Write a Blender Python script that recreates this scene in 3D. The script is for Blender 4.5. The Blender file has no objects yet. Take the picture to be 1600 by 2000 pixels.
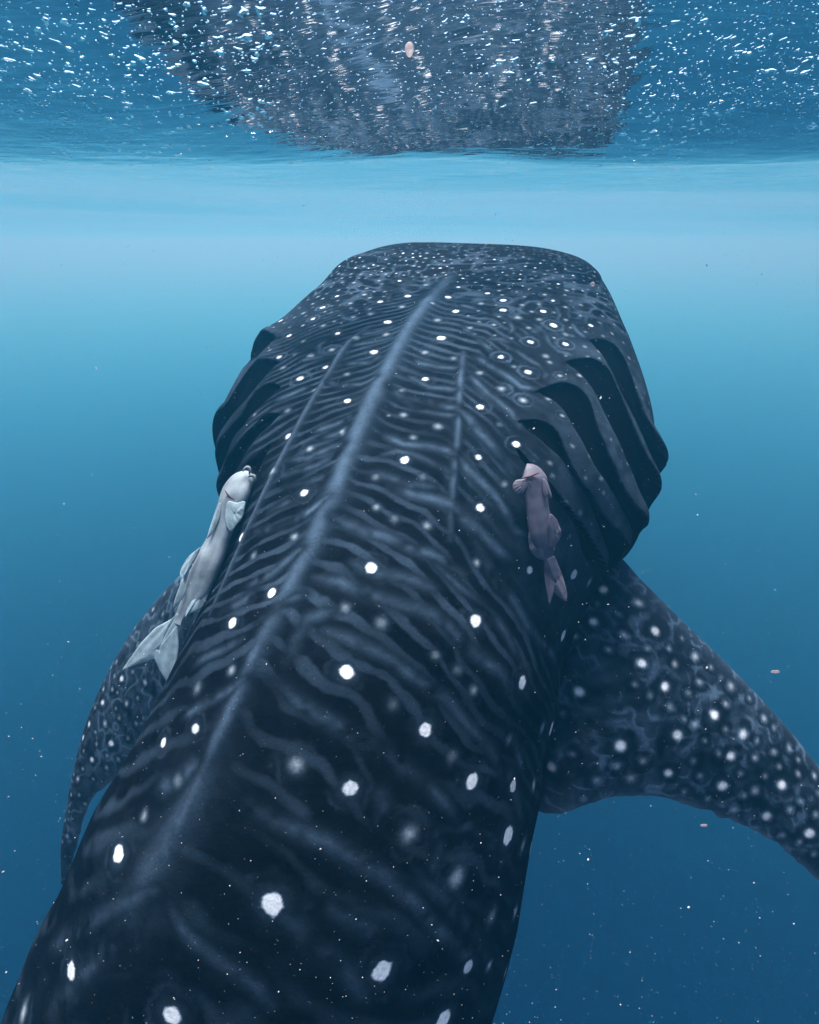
import bpy, math, random
import numpy as np
from mathutils import Vector
rng = np.random.default_rng(7)
scene = bpy.context.scene
COL = scene.collection

# ------------------------------------------------------------------ camera, world, sun, exposure
cam_data = bpy.data.cameras.new("camera"); cam = bpy.data.objects.new("camera", cam_data)
COL.objects.link(cam)
cam_data.sensor_fit = 'HORIZONTAL'; cam_data.sensor_width = 36.0
cam_data.lens = 36.0 * 1256.0 / 1600.0
cam_data.clip_start = 0.02; cam_data.clip_end = 1000.0
cam.location = (0, 0, 0); cam.rotation_euler = (math.radians(90 - 22.9), 0, 0)
scene.camera = cam

SUN_EL, SUN_AZ = math.radians(73), math.radians(-8)      # ahead of the shark, a little to the right
world = bpy.data.worlds.new("World"); scene.world = world; world.use_nodes = True
wn = world.node_tree.nodes; wl = world.node_tree.links
wn.clear()
w_out = wn.new('ShaderNodeOutputWorld')
sky = wn.new('ShaderNodeTexSky'); sky.sky_type = 'NISHITA'; sky.sun_disc = False
sky.sun_elevation = SUN_EL; sky.sun_rotation = SUN_AZ
bg_sky = wn.new('ShaderNodeBackground'); bg_sky.inputs['Strength'].default_value = 0.12
wl.new(sky.outputs[0], bg_sky.inputs['Color'])
# below the horizon the world is open sea: one deep blue
bg_sea = wn.new('ShaderNodeBackground'); bg_sea.inputs['Color'].default_value = (0.0, 0.0045, 0.019, 1)
bg_sea.inputs['Strength'].default_value = 1.0
tc = wn.new('ShaderNodeTexCoord'); sx = wn.new('ShaderNodeSeparateXYZ')
wl.new(tc.outputs['Generated'], sx.inputs[0])
gt = wn.new('ShaderNodeMapRange'); gt.inputs['From Min'].default_value = -0.01; gt.inputs['From Max'].default_value = 0.01
wl.new(sx.outputs['Z'], gt.inputs['Value'])
mx = wn.new('ShaderNodeMixShader'); wl.new(gt.outputs[0], mx.inputs[0])
wl.new(bg_sea.outputs[0], mx.inputs[1]); wl.new(bg_sky.outputs[0], mx.inputs[2]); wl.new(mx.outputs[0], w_out.inputs['Surface'])

sun_data = bpy.data.lights.new("sun", 'SUN'); sun = bpy.data.objects.new("sun", sun_data); COL.objects.link(sun)
sun_data.energy = 5.0; sun_data.angle = math.radians(35); sun_data.color = (1.0, 0.97, 0.93)
sd = Vector((math.sin(SUN_AZ) * math.cos(SUN_EL), math.cos(SUN_AZ) * math.cos(SUN_EL), math.sin(SUN_EL)))
sun.rotation_euler = sd.to_track_quat('Z', 'Y').to_euler()

scene.view_settings.view_transform = 'Standard'; scene.view_settings.look = 'None'
scene.view_settings.exposure = 2.0; scene.view_settings.gamma = 1.0; scene.view_settings.use_curve_mapping = False
scene.render.engine = 'CYCLES'
cy = scene.cycles
cy.use_denoising = True
cy.max_bounces = 8; cy.diffuse_bounces = 3; cy.glossy_bounces = 3; cy.transmission_bounces = 4
cy.transparent_max_bounces = 12; cy.volume_bounces = 1
cy.caustics_reflective = False; cy.caustics_refractive = False
cy.sample_clamp_indirect = 4.0

# ------------------------------------------------------------------ helpers
def new_mat(name):
    m = bpy.data.materials.new(name); m.use_nodes = True
    nt = m.node_tree; nt.nodes.clear()
    return m, nt, nt.nodes, nt.links
def tag(o, label=None, cat=None, group=None, kind=None):
    if label: o['label'] = label
    if cat: o['category'] = cat
    if group: o['group'] = group
    if kind: o['kind'] = kind
    return o
def empty(name, loc=(0, 0, 0)):
    o = bpy.data.objects.new(name, None); o.location = loc; o.empty_display_size = 0.1
    COL.objects.link(o); return o
def link_mesh(name, me, mat, parent=None, smooth=True):
    if mat: me.materials.append(mat)
    o = bpy.data.objects.new(name, me); COL.objects.link(o)
    if parent is not None:
        o.parent = parent
        o.location = -parent.location
    if smooth: me.polygons.foreach_set('use_smooth', np.ones(len(me.polygons), dtype=bool))
    me.update()
    return o
def grid_mesh(name, P, wrap=False):
    n, m = P.shape[:2]
    me = bpy.data.meshes.new(name)
    idx = np.arange(n * m).reshape(n, m)
    if wrap:
        nx = np.roll(idx, -1, axis=1); a, b, c, d = idx[:-1], nx[:-1], nx[1:], idx[1:]
    else:
        a, b, c, d = idx[:-1, :-1], idx[:-1, 1:], idx[1:, 1:], idx[1:, :-1]
    F = np.stack([a, b, c, d], -1).reshape(-1, 4)
    if wrap:                                             # closed skins face outward
        Q = P.reshape(-1, 3)[F]; q0 = P.reshape(-1, 3).mean(0)
        if (np.cross(Q[:, 1] - Q[:, 0], Q[:, 2] - Q[:, 0]) * (Q[:, 0] - q0)).sum() < 0: F = F[:, ::-1].copy()
    me.vertices.add(n * m); me.vertices.foreach_set('co', P.reshape(-1).astype(np.float32))
    me.loops.add(F.size); me.loops.foreach_set('vertex_index', F.reshape(-1).astype(np.int32))
    me.polygons.add(len(F)); me.polygons.foreach_set('loop_start', np.arange(0, F.size, 4, dtype=np.int32))
    me.update(calc_edges=True)
    return me
def set_attr(me, name, C):
    C = np.concatenate([C, np.ones((len(C), 4 - C.shape[1]))], 1) if C.shape[1] < 4 else C
    at = me.color_attributes.new(name, 'FLOAT_COLOR', 'POINT')
    at.data.foreach_set('color', C.astype(np.float32).ravel())
def vnoise(P, scale, seed=0):
    """smooth value noise on points (n,3) in [-1,1]"""
    r = np.random.default_rng(seed); T = r.uniform(-1, 1, (32, 32, 32))
    Q = P / scale; I = np.floor(Q).astype(int); f = Q - I; f = f * f * (3 - 2 * f); out = 0
    for dx in (0, 1):
        for dy in (0, 1):
            for dz in (0, 1):
                w = (f[..., 0] if dx else 1 - f[..., 0]) * (f[..., 1] if dy else 1 - f[..., 1]) * (f[..., 2] if dz else 1 - f[..., 2])
                out = out + w * T[(I[..., 0] + dx) % 32, (I[..., 1] + dy) % 32, (I[..., 2] + dz) % 32]
    return out

# ------------------------------------------------------------------ data measured for the animals
SPOTS='''18.82 -0.1985 0.0090 0.80;18.48 -0.1985 0.0103 0.90;18.18 -0.1921 0.0101 1.00;18.68 -0.2436 0.0076 0.60;18.93 -0.2564 0.0093 0.50;18.59 -0.0869 0.0113 0.90;18.80 -0.0461 0.0128 0.90;18.48 -0.0376 0.0125 0.70;18.09 -0.0418 0.0135 1.00;18.25 -0.0826 0.0125 0.45;18.16 -0.1084 0.0111 0.50;18.55 -0.1448 0.0101 0.60;18.82 -0.1363 0.0102 0.70;17.82 -0.1148 0.0109 1.00;17.84 -0.0311 0.0119 0.60;17.73 -0.0762 0.0133 0.40;17.55 -0.0354 0.0129 1.00;17.28 -0.0998 0.0103 0.80;17.55 -0.1062 0.0119 0.60;17.98 -0.1534 0.0126 0.50;17.46 -0.1363 0.0107 0.50;17.19 -0.0590 0.0101 0.40;18.82 0.0333 0.0124 0.90;18.46 0.0590 0.0134 0.95;18.21 0.0376 0.0132 0.60;18.53 0.0161 0.0095 0.60;17.87 0.0569 0.0153 1.00;17.62 0.0418 0.0113 0.60;17.59 0.0869 0.0111 0.40;17.25 0.0590 0.0121 1.00;19.21 0.0397 0.0085 0.80;19.25 -0.0290 0.0116 0.50;19.39 -0.0933 0.0089 0.80;19.39 -0.1406 0.0075 0.60;19.73 -0.1427 0.0076 0.60;19.71 -0.1792 0.0077 0.60;19.32 -0.1964 0.0076 0.70;19.77 -0.2092 0.0078 0.50;20.25 -0.2307 0.0079 0.60;20.64 -0.1878 0.0079 0.60;20.07 -0.1685 0.0077 0.50;20.25 -0.0976 0.0076 0.60;20.14 -0.0461 0.0060 0.60;21.16 -0.0912 0.0078 0.50;20.77 -0.0826 0.0077 0.60;20.93 -0.0418 0.0062 0.50;20.20 -0.0011 0.0060 0.50;20.50 -0.0075 0.0060 0.50;19.66 -0.0461 0.0089 0.50;19.95 -0.0976 0.0076 0.40;19.86 -0.0719 0.0060 0.50;19.95 -0.2736 0.0080 0.50;19.86 -0.2414 0.0079 0.50;19.41 -0.2328 0.0077 0.50;19.50 -0.2629 0.0063 0.50;19.05 -0.2135 0.0076 0.50;19.05 -0.1470 0.0074 0.50;18.93 -0.0998 0.0073 0.50;19.91 -0.0139 0.0074 0.50;19.07 0.0998 0.0096 0.85;19.66 0.0912 0.0085 0.70;18.89 0.1320 0.0108 0.95;18.73 0.0955 0.0108 0.60;18.62 0.1363 0.0119 0.75;18.50 0.1620 0.0130 0.55;18.84 0.1663 0.0093 0.50;18.77 0.2028 0.0105 0.95;19.12 0.2200 0.0080 0.80;19.27 0.2049 0.0081 0.60;18.50 0.2200 0.0128 1.00;18.32 0.1813 0.0089 0.50;18.07 0.1878 0.0113 0.80;18.55 0.1964 0.0104 0.40;18.25 0.1277 0.0090 0.60;18.21 0.2393 0.0113 0.95;18.77 0.2843 0.0091 0.80;17.73 0.1513 0.0111 1.00;17.62 0.1942 0.0121 0.95;17.64 0.1727 0.0085 0.40;17.91 0.2135 0.0111 0.50;17.84 0.2200 0.0098 0.50;17.69 0.2371 0.0073 0.60;17.80 0.2650 0.0085 0.70;17.32 0.1642 0.0118 0.60;17.25 0.1964 0.0117 0.70;17.00 0.1448 0.0116 1.00;17.46 0.1298 0.0109 0.50;17.37 0.2285 0.0094 0.50;18.12 0.0933 0.0103 0.50;18.39 0.2393 0.0114 0.35;18.28 0.2693 0.0088 0.40;19.21 0.2715 0.0093 0.40;19.48 0.3015 0.0068 0.40;19.61 0.2500 0.0082 0.60;19.73 0.2650 0.0069 0.50;19.55 0.2157 0.0069 0.50;19.23 0.1534 0.0068 0.60;19.09 0.1685 0.0068 0.50;19.91 0.1813 0.0071 0.50;20.34 0.1384 0.0087 0.60;20.36 0.0976 0.0073 0.50;20.27 0.1899 0.0086 0.50;20.41 0.2221 0.0072 0.40;20.75 0.1792 0.0073 0.40;19.95 0.1277 0.0072 0.50;18.30 0.2929 0.0088 0.50;17.23 0.2521 0.0082 0.60;16.69 -0.0376 0.0121 0.95;15.78 0.0762 0.0132 1.00;16.55 0.2071 0.0113 0.95;16.10 0.1685 0.0111 0.75;15.55 0.1921 0.0130 1.00;16.44 0.1019 0.0125 0.50;16.55 0.0504 0.0104 0.50;16.48 0.0311 0.0058 0.40;16.12 0.0762 0.0101 0.40;16.01 -0.0247 0.0104 0.50;15.19 0.0612 0.0096 0.50;15.17 0.1320 0.0116 0.55;14.46 0.0848 0.0142 1.00;15.03 0.2114 0.0106 0.60;15.26 0.2951 0.0122 0.95;15.89 0.2135 0.0110 0.40;15.51 0.0461 0.0109 0.30;16.80 0.1770 0.0103 0.20;15.64 0.1062 0.0130 0.20;15.12 0.0891 0.0116 0.25;17.03 0.0333 0.0108 0.30;18.37 -0.2929 0.0123 0.95;17.87 -0.2178 0.0115 1.00;17.48 -0.2028 0.0111 0.95;17.10 -0.1341 0.0142 1.00;15.89 -0.1105 0.0132 0.95;17.71 -0.1727 0.0111 0.40;17.46 -0.1406 0.0120 0.50;18.41 -0.2371 0.0120 0.50;18.48 -0.2006 0.0103 0.90;17.50 -0.1727 0.0109 0.30;17.30 -0.1813 0.0121 0.50;16.39 -0.1298 0.0124 0.35;16.87 -0.0976 0.0113 0.35;15.73 -0.0655 0.0116 0.60;17.64 -0.2393 0.0100 0.40;16.37 -0.1964 0.0103 0.40;15.98 -0.0225 0.0104 0.30;15.19 -0.0461 0.0122 1.00;15.42 -0.1148 0.0140 0.60;14.51 -0.1427 0.0138 0.95;14.58 -0.0311 0.0106 0.50;14.19 -0.0891 0.0109 0.35;13.67 -0.0225 0.0123 0.95;12.99 -0.0590 0.0124 0.95;13.83 0.0762 0.0118 0.35;13.83 0.1234 0.0138 0.35;14.40 0.2371 0.0156 1.00;13.53 0.2715 0.0123 0.55;14.03 0.3530 0.0165 0.95;12.58 0.2242 0.0156 1.00;12.04 0.3144 0.0194 1.00;15.03 0.4539 0.0186 0.90;13.81 0.5354 0.0215 0.90;13.74 0.2006 0.0109 0.35;13.69 0.2371 0.0141 0.25;13.08 0.3723 0.0153 0.30;15.55 0.3916 0.0167 0.80;12.76 0.1749 0.0135 0.20;12.33 0.2715 0.0160 0.25;15.69 0.4582 0.0176 0.70;12.94 0.1105 0.0153 1.00;12.24 -0.0247 0.0109 0.50;11.76 -0.0676 0.0143 0.35;11.24 -0.0376 0.0118 0.75;10.81 -0.0848 0.0113 0.90;11.40 0.0976 0.0167 0.55;11.38 0.1620 0.0158 0.75;10.51 -0.0290 0.0155 0.30;9.70 0.1277 0.0235 1.00;9.20 0.2629 0.0227 1.00;11.08 0.2479 0.0191 0.55;11.38 0.4324 0.0244 0.95;10.65 0.3380 0.0242 0.65;10.08 0.4345 0.0217 0.35;11.10 0.5891 0.0204 0.80;8.61 0.3680 0.0226 1.00;9.27 -0.0740 0.0200 1.00;8.00 -0.1041 0.0205 0.90;6.88 -0.2135 0.0222 0.70;8.31 0.0547 0.0202 1.00;9.86 -0.0590 0.0119 0.50;17.14 0.2822 0.0081 0.40;17.03 0.2994 0.0081 0.50;17.25 0.3273 0.0071 0.40;16.87 0.3187 0.0093 0.40;16.71 0.3337 0.0093 0.50;16.87 0.3616 0.0083 0.40;17.25 0.3530 0.0072 0.40;16.89 0.2758 0.0092 0.40;16.91 0.3058 0.0093 0.50;16.46 0.2586 0.0090 0.35;16.28 0.2693 0.0090 0.30;16.07 0.3337 0.0104 0.30;16.05 0.3036 0.0102 0.50;16.55 0.3487 0.0094 0.40;17.16 0.3680 0.0072 0.50;17.39 0.3680 0.0073 0.40;18.03 0.3745 0.0089 0.40;18.21 0.3552 0.0089 0.30'''
STRIPES='''R .62 0.0387:19.59 0.0097;19.12 0.0075;18.43 0.0054;17.96 0.0011;17.57 0.0011;17.21 0.0011;16.73 -0.0011;16.10 0.0011;15.64 -0.0011;15.26 -0.0011;14.85 0.0011;14.40 0.0011;14.01 0.0011;13.58 0.0011;13.10 0.0011;12.60 0.0032
R .5 0.0250:13.10 0.0011;12.56 0.0032;11.99 -0.0011;11.45 0.0011;10.99 -0.0011;10.54 0.0032;10.02 0.0011;9.68 -0.0032
R .33 0.0574:11.15 0.0011;10.33 -0.0011;9.68 -0.0097;9.11 -0.0225;8.59 -0.0440
R .45 0.0144:17.96 -0.0655;17.80 -0.0740;17.69 -0.0869;17.50 -0.0891;17.23 -0.0869;17.00 -0.0848;16.60 -0.0955;16.21 -0.0955;15.92 -0.0998;15.64 -0.1041;15.46 -0.1127;14.99 -0.1234;14.58 -0.1320;14.08 -0.1341;13.60 -0.1384;13.03 -0.1212
R .5 0.0145:17.69 0.0976;17.32 0.1062;16.94 0.1170;16.57 0.1298;16.17 0.1341;15.82 0.1448;15.64 0.1470;15.39 0.1556;15.12 0.1663
S .34 0.0224:10.67 0.0676;10.65 0.0976;10.65 0.1255;10.65 0.1599;10.56 0.2006;10.45 0.2414;10.20 0.2886;9.92 0.3230;9.54 0.3766;9.09 0.4453
S .36 0.0191:12.33 0.0333;12.19 0.0697;12.13 0.0998;12.08 0.1320;12.01 0.1534;12.01 0.1835;11.90 0.2178;11.72 0.2607;11.58 0.2886;11.38 0.3101
S .25 0.0210:11.99 0.1727;11.94 0.1942;11.85 0.2200;11.76 0.2436
S .34 0.0178:13.40 0.0633;13.42 0.0976;13.42 0.1084;13.40 0.1470;13.31 0.1770;13.24 0.2071;13.22 0.2350;13.06 0.2650;12.87 0.3058;12.74 0.3401;12.49 0.3659;12.17 0.3809
S .38 0.0182:14.10 0.0204;14.15 0.0547;14.12 0.0805;14.15 0.1277;14.21 0.1534;14.21 0.1792;14.15 0.2028;14.03 0.2371;13.99 0.2715;13.96 0.3101;13.81 0.3273
S .45 0.0167:14.94 0.0097;14.89 0.0483;14.87 0.0590;14.89 0.0869;14.87 0.1191;14.89 0.1470;14.87 0.1727;14.83 0.1985
S .45 0.0172:15.46 0.0719;15.44 0.0998;15.46 0.1298;15.46 0.1534;15.39 0.1727;15.33 0.2006;15.26 0.2307;15.23 0.2607
S .36 0.0181:15.21 0.2006;14.94 0.2500;14.87 0.2886;14.74 0.3251;14.69 0.3702;14.69 0.4324;14.64 0.5054;14.55 0.5547
S .42 0.0143:16.01 0.1427;15.89 0.1599;15.80 0.1856;15.71 0.2114;15.60 0.2328;15.51 0.2521;15.53 0.2693
S .42 0.0136:16.94 0.0998;16.85 0.1170;16.76 0.1363;16.55 0.1556;16.37 0.1792;16.19 0.2028;16.07 0.2221
S .45 0.0128:17.28 0.1298;17.19 0.1470;17.10 0.1749;16.98 0.1921;16.87 0.2028
S .4 0.0123:16.07 0.0354;15.98 0.0676;16.05 0.1062;16.05 0.1277;16.01 0.1384
S .4 0.0118:17.05 0.0139;16.89 0.0418;16.91 0.0676;16.87 0.1041;16.87 0.1191
S .4 0.0099:17.50 0.0333;17.46 0.0418;17.44 0.0676;17.46 0.0998
S .4 0.0095:17.25 0.0354;17.14 0.0697;17.16 0.0912;17.16 0.1084
S .35 0.0093:16.87 0.0418;16.71 0.0697;16.71 0.0976;16.73 0.1191
S .3 0.0100:15.78 0.0440;15.87 0.0612;15.87 0.0912;15.82 0.1170;15.78 0.1427
S .3 0.0130:15.51 0.0204;15.55 0.0526;15.53 0.0933;15.58 0.1255
S .45 0.0091:18.48 0.1148;18.48 0.1341;18.39 0.1491;18.25 0.1577;18.14 0.1556
S .4 0.0093:18.64 0.0612;18.55 0.0955;18.48 0.1148
S .5 0.0088:17.98 0.1255;18.00 0.1448;17.98 0.1577
S .45 0.0098:17.87 0.1706;17.80 0.1878;17.75 0.2049;17.66 0.2178;17.59 0.2157
S .5 0.0108:17.66 0.1170;17.57 0.1448;17.50 0.1663;17.41 0.1899;17.44 0.2092
S .42 0.0105:17.39 0.1191;17.25 0.1427;17.14 0.1663;17.05 0.1856;16.94 0.1942
S .5 0.0100:18.30 0.2071;18.14 0.2157;18.05 0.2307;18.05 0.2500
S .5 0.0090:18.66 0.2500;18.53 0.2586;18.46 0.2715
S .45 0.0089:18.39 0.2328;18.41 0.2543
S .45 0.0078:18.96 0.2242;18.77 0.2307;18.62 0.2264
S .45 0.0079:19.05 0.2457;18.75 0.2479
S .4 0.0088:18.12 0.0826;17.98 0.1041;17.87 0.1212;17.80 0.1363
S .42 0.0114:15.71 -0.0182;15.55 -0.0397;15.44 -0.0676;15.37 -0.0976
S .5 0.0141:15.17 -0.0011;14.99 -0.0204;14.80 -0.0440;14.62 -0.0805;14.58 -0.1127
S .5 0.0136:14.44 -0.0054;14.21 -0.0247;13.96 -0.0397;13.67 -0.0676
S .4 0.0168:13.60 -0.0483;13.31 -0.0697;13.10 -0.0976
S .4 0.0122:12.81 -0.0290;12.47 -0.0547;12.06 -0.1019
S .4 0.0128:12.24 0.0032;11.88 -0.0182;11.63 -0.0397;11.29 -0.0676
S .33 0.0252:10.95 -0.0097;10.51 -0.0268;10.27 -0.0547
S .35 0.0242:9.22 -0.0011;8.81 -0.0483;8.34 -0.1127;7.84 -0.1813
S .33 0.0283:8.68 -0.0268;8.00 -0.0869;7.20 -0.1320
S .28 0.0218:9.15 0.0225;8.99 0.0504;8.90 0.0891;8.79 0.1341;8.61 0.1599
S .4 0.0106:17.59 -0.0976;17.44 -0.1212;17.39 -0.1534
S .42 0.0114:16.94 -0.1127;16.78 -0.1363;16.66 -0.1599
S .42 0.0099:17.00 -0.0376;16.98 -0.0612;17.05 -0.0826
S .42 0.0106:16.37 -0.0182;16.12 -0.0418;15.98 -0.0676
S .36 0.0105:16.10 -0.0182;15.98 -0.0290;15.89 -0.0504
S .35 0.0080:18.03 -0.0247;17.91 -0.0418;17.80 -0.0719
S .36 0.0078:17.80 -0.0161;17.73 -0.0354;17.62 -0.0740
S .42 0.0089:17.50 -0.0204;17.39 -0.0333;17.35 -0.0676
S .42 0.0086:17.16 -0.0075;17.05 -0.0290;17.00 -0.0590
S .4 0.0115:15.82 -0.0097;15.78 -0.0311;15.60 -0.0633;15.58 -0.0891
S .35 0.0134:15.42 -0.0204;15.30 -0.0483;15.26 -0.0805
S .3 0.0133:15.28 -0.0290;15.03 -0.0697;14.87 -0.0998
S .35 0.0094:17.71 -0.1255;17.62 -0.1341;17.50 -0.1255;17.50 -0.1019
S .4 0.0097:18.28 -0.1406;18.14 -0.1255;18.09 -0.1041;18.16 -0.0955
S .35 0.0097:18.43 -0.1041;18.30 -0.0891;18.28 -0.0697
S .3 0.0121:13.83 0.0225;13.58 0.0054;13.10 -0.0204
S .28 0.0177:13.74 0.0633;13.46 0.0397;12.74 0.0397
S .3 0.0183:14.44 0.0612;14.42 0.0955;14.51 0.1341;14.53 0.1685
S .25 0.0148:14.80 0.1577;14.67 0.2006;14.64 0.2436;14.46 0.2951;14.26 0.3294
S .25 0.0205:10.63 0.2715;10.29 0.3315;9.74 0.4067;8.95 0.4646
S .22 0.0240:9.95 0.1813;9.79 0.2157;9.72 0.2479
S .25 0.0207:11.51 0.1921;11.29 0.2071;10.95 0.2135
S .25 0.0196:11.24 0.2822;10.97 0.2951;10.67 0.2972
S .22 0.0247:12.53 0.3852;11.99 0.4303;11.58 0.4732
S .22 0.0168:11.45 0.3466;11.17 0.3745;11.22 0.4067
S .2 0.0278:9.36 0.1856;9.13 0.2242;8.84 0.2543
S .3 0.0156:13.15 0.3788;12.92 0.4067;12.67 0.4324'''
GILLS='''R1:18.434 0.2758;18.548 0.2994;18.571 0.3187;18.457 0.3337;18.298 0.3423;18.117 0.3509;17.912 0.3659;17.776 0.3809;17.686 0.4024;17.640 0.4195|18.412 0.2758;18.344 0.2886;18.253 0.2994;18.117 0.3079;18.003 0.3187;17.844 0.3273;17.776 0.3401;17.708 0.3509;17.640 0.3680;17.572 0.3852;17.481 0.4045
R2:17.890 0.2393;17.981 0.2521;18.094 0.2758;18.094 0.2951;18.049 0.3079;17.912 0.3165;17.776 0.3315;17.640 0.3466;17.504 0.3680;17.368 0.3938;17.322 0.4131;17.277 0.4388|17.890 0.2393;17.890 0.2543;17.844 0.2650;17.776 0.2779;17.686 0.2908;17.572 0.3036;17.459 0.3165;17.368 0.3315;17.277 0.3487;17.186 0.3637;17.141 0.3809;17.073 0.4067;16.982 0.4238
R3:17.391 0.2092;17.504 0.2242;17.617 0.2436;17.617 0.2629;17.549 0.2800;17.436 0.2908;17.277 0.2994;17.141 0.3165;17.027 0.3294;16.937 0.3466;16.823 0.3702;16.778 0.4024;16.823 0.4496;16.869 0.4796|17.391 0.2092;17.391 0.2307;17.345 0.2479;17.232 0.2629;17.118 0.2758;17.005 0.2929;16.891 0.3058;16.778 0.3230;16.732 0.3401;16.664 0.3637;16.642 0.3830;16.596 0.4217;16.574 0.4603
R4:16.937 0.1985;17.005 0.2092;17.050 0.2264;17.027 0.2414;16.914 0.2564;16.755 0.2672;16.551 0.2886;16.415 0.3101;16.415 0.3251;16.301 0.3573;16.301 0.3959;16.347 0.4453;16.437 0.4861|16.937 0.1985;16.869 0.2135;16.801 0.2328;16.710 0.2500;16.642 0.2693;16.483 0.2908;16.369 0.3165;16.301 0.3358;16.188 0.3637;16.097 0.3916;16.006 0.4260;16.165 0.4903
R5:16.460 0.2114;16.415 0.2200;16.324 0.2307;16.188 0.2607;16.074 0.2886;16.029 0.3101;15.984 0.3337;15.961 0.3594;15.916 0.3873;15.847 0.4345|16.415 0.2092;16.347 0.2200;16.279 0.2307;16.120 0.2586;16.029 0.2865;15.984 0.3101;15.938 0.3337;15.870 0.3573;15.779 0.3809;15.757 0.4131
L1:17.867 -0.2457;18.026 -0.2822;18.207 -0.3315;18.139 -0.3380;17.708 -0.2908;17.527 -0.2886|17.867 -0.2500;17.822 -0.2586;17.754 -0.2693;17.640 -0.2736;17.504 -0.2693;17.345 -0.2672
L2:17.413 -0.1964;17.459 -0.2200;17.481 -0.2457;17.436 -0.2586;17.300 -0.2607;17.164 -0.2650;16.982 -0.2672;16.778 -0.2693|17.391 -0.1942;17.300 -0.2049;17.254 -0.2135;17.164 -0.2178;17.027 -0.2200;16.937 -0.2285;16.846 -0.2350;16.710 -0.2436;16.687 -0.2564;16.574 -0.2672;16.392 -0.2843;16.233 -0.3079;16.165 -0.3466
L3:16.937 -0.1620;17.027 -0.1770;17.027 -0.1985;16.937 -0.2071;16.823 -0.2135;16.664 -0.2200;16.437 -0.2221;16.324 -0.2371;16.211 -0.2500;16.142 -0.2736;16.097 -0.3015;16.029 -0.3187|16.914 -0.1599;16.823 -0.1706;16.710 -0.1813;16.551 -0.1878;16.415 -0.2049;16.301 -0.2114;16.188 -0.2221;16.142 -0.2350;16.052 -0.2521;15.961 -0.2629;15.825 -0.2779;15.666 -0.3036
L4:16.301 -0.1406;16.347 -0.1577;16.301 -0.1706;16.188 -0.1792;16.074 -0.1878;15.984 -0.2028;15.916 -0.2135;15.825 -0.2285;15.757 -0.2543;15.575 -0.2672|16.279 -0.1406;16.165 -0.1470;16.074 -0.1577;15.984 -0.1706;15.916 -0.1792;15.825 -0.1878;15.734 -0.2006;15.643 -0.2049;15.530 -0.2285
L5:15.802 -0.1406;15.734 -0.1491;15.643 -0.1642;15.575 -0.1921|15.779 -0.1384;15.621 -0.1384;15.507 -0.1470;15.394 -0.1599'''
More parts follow.
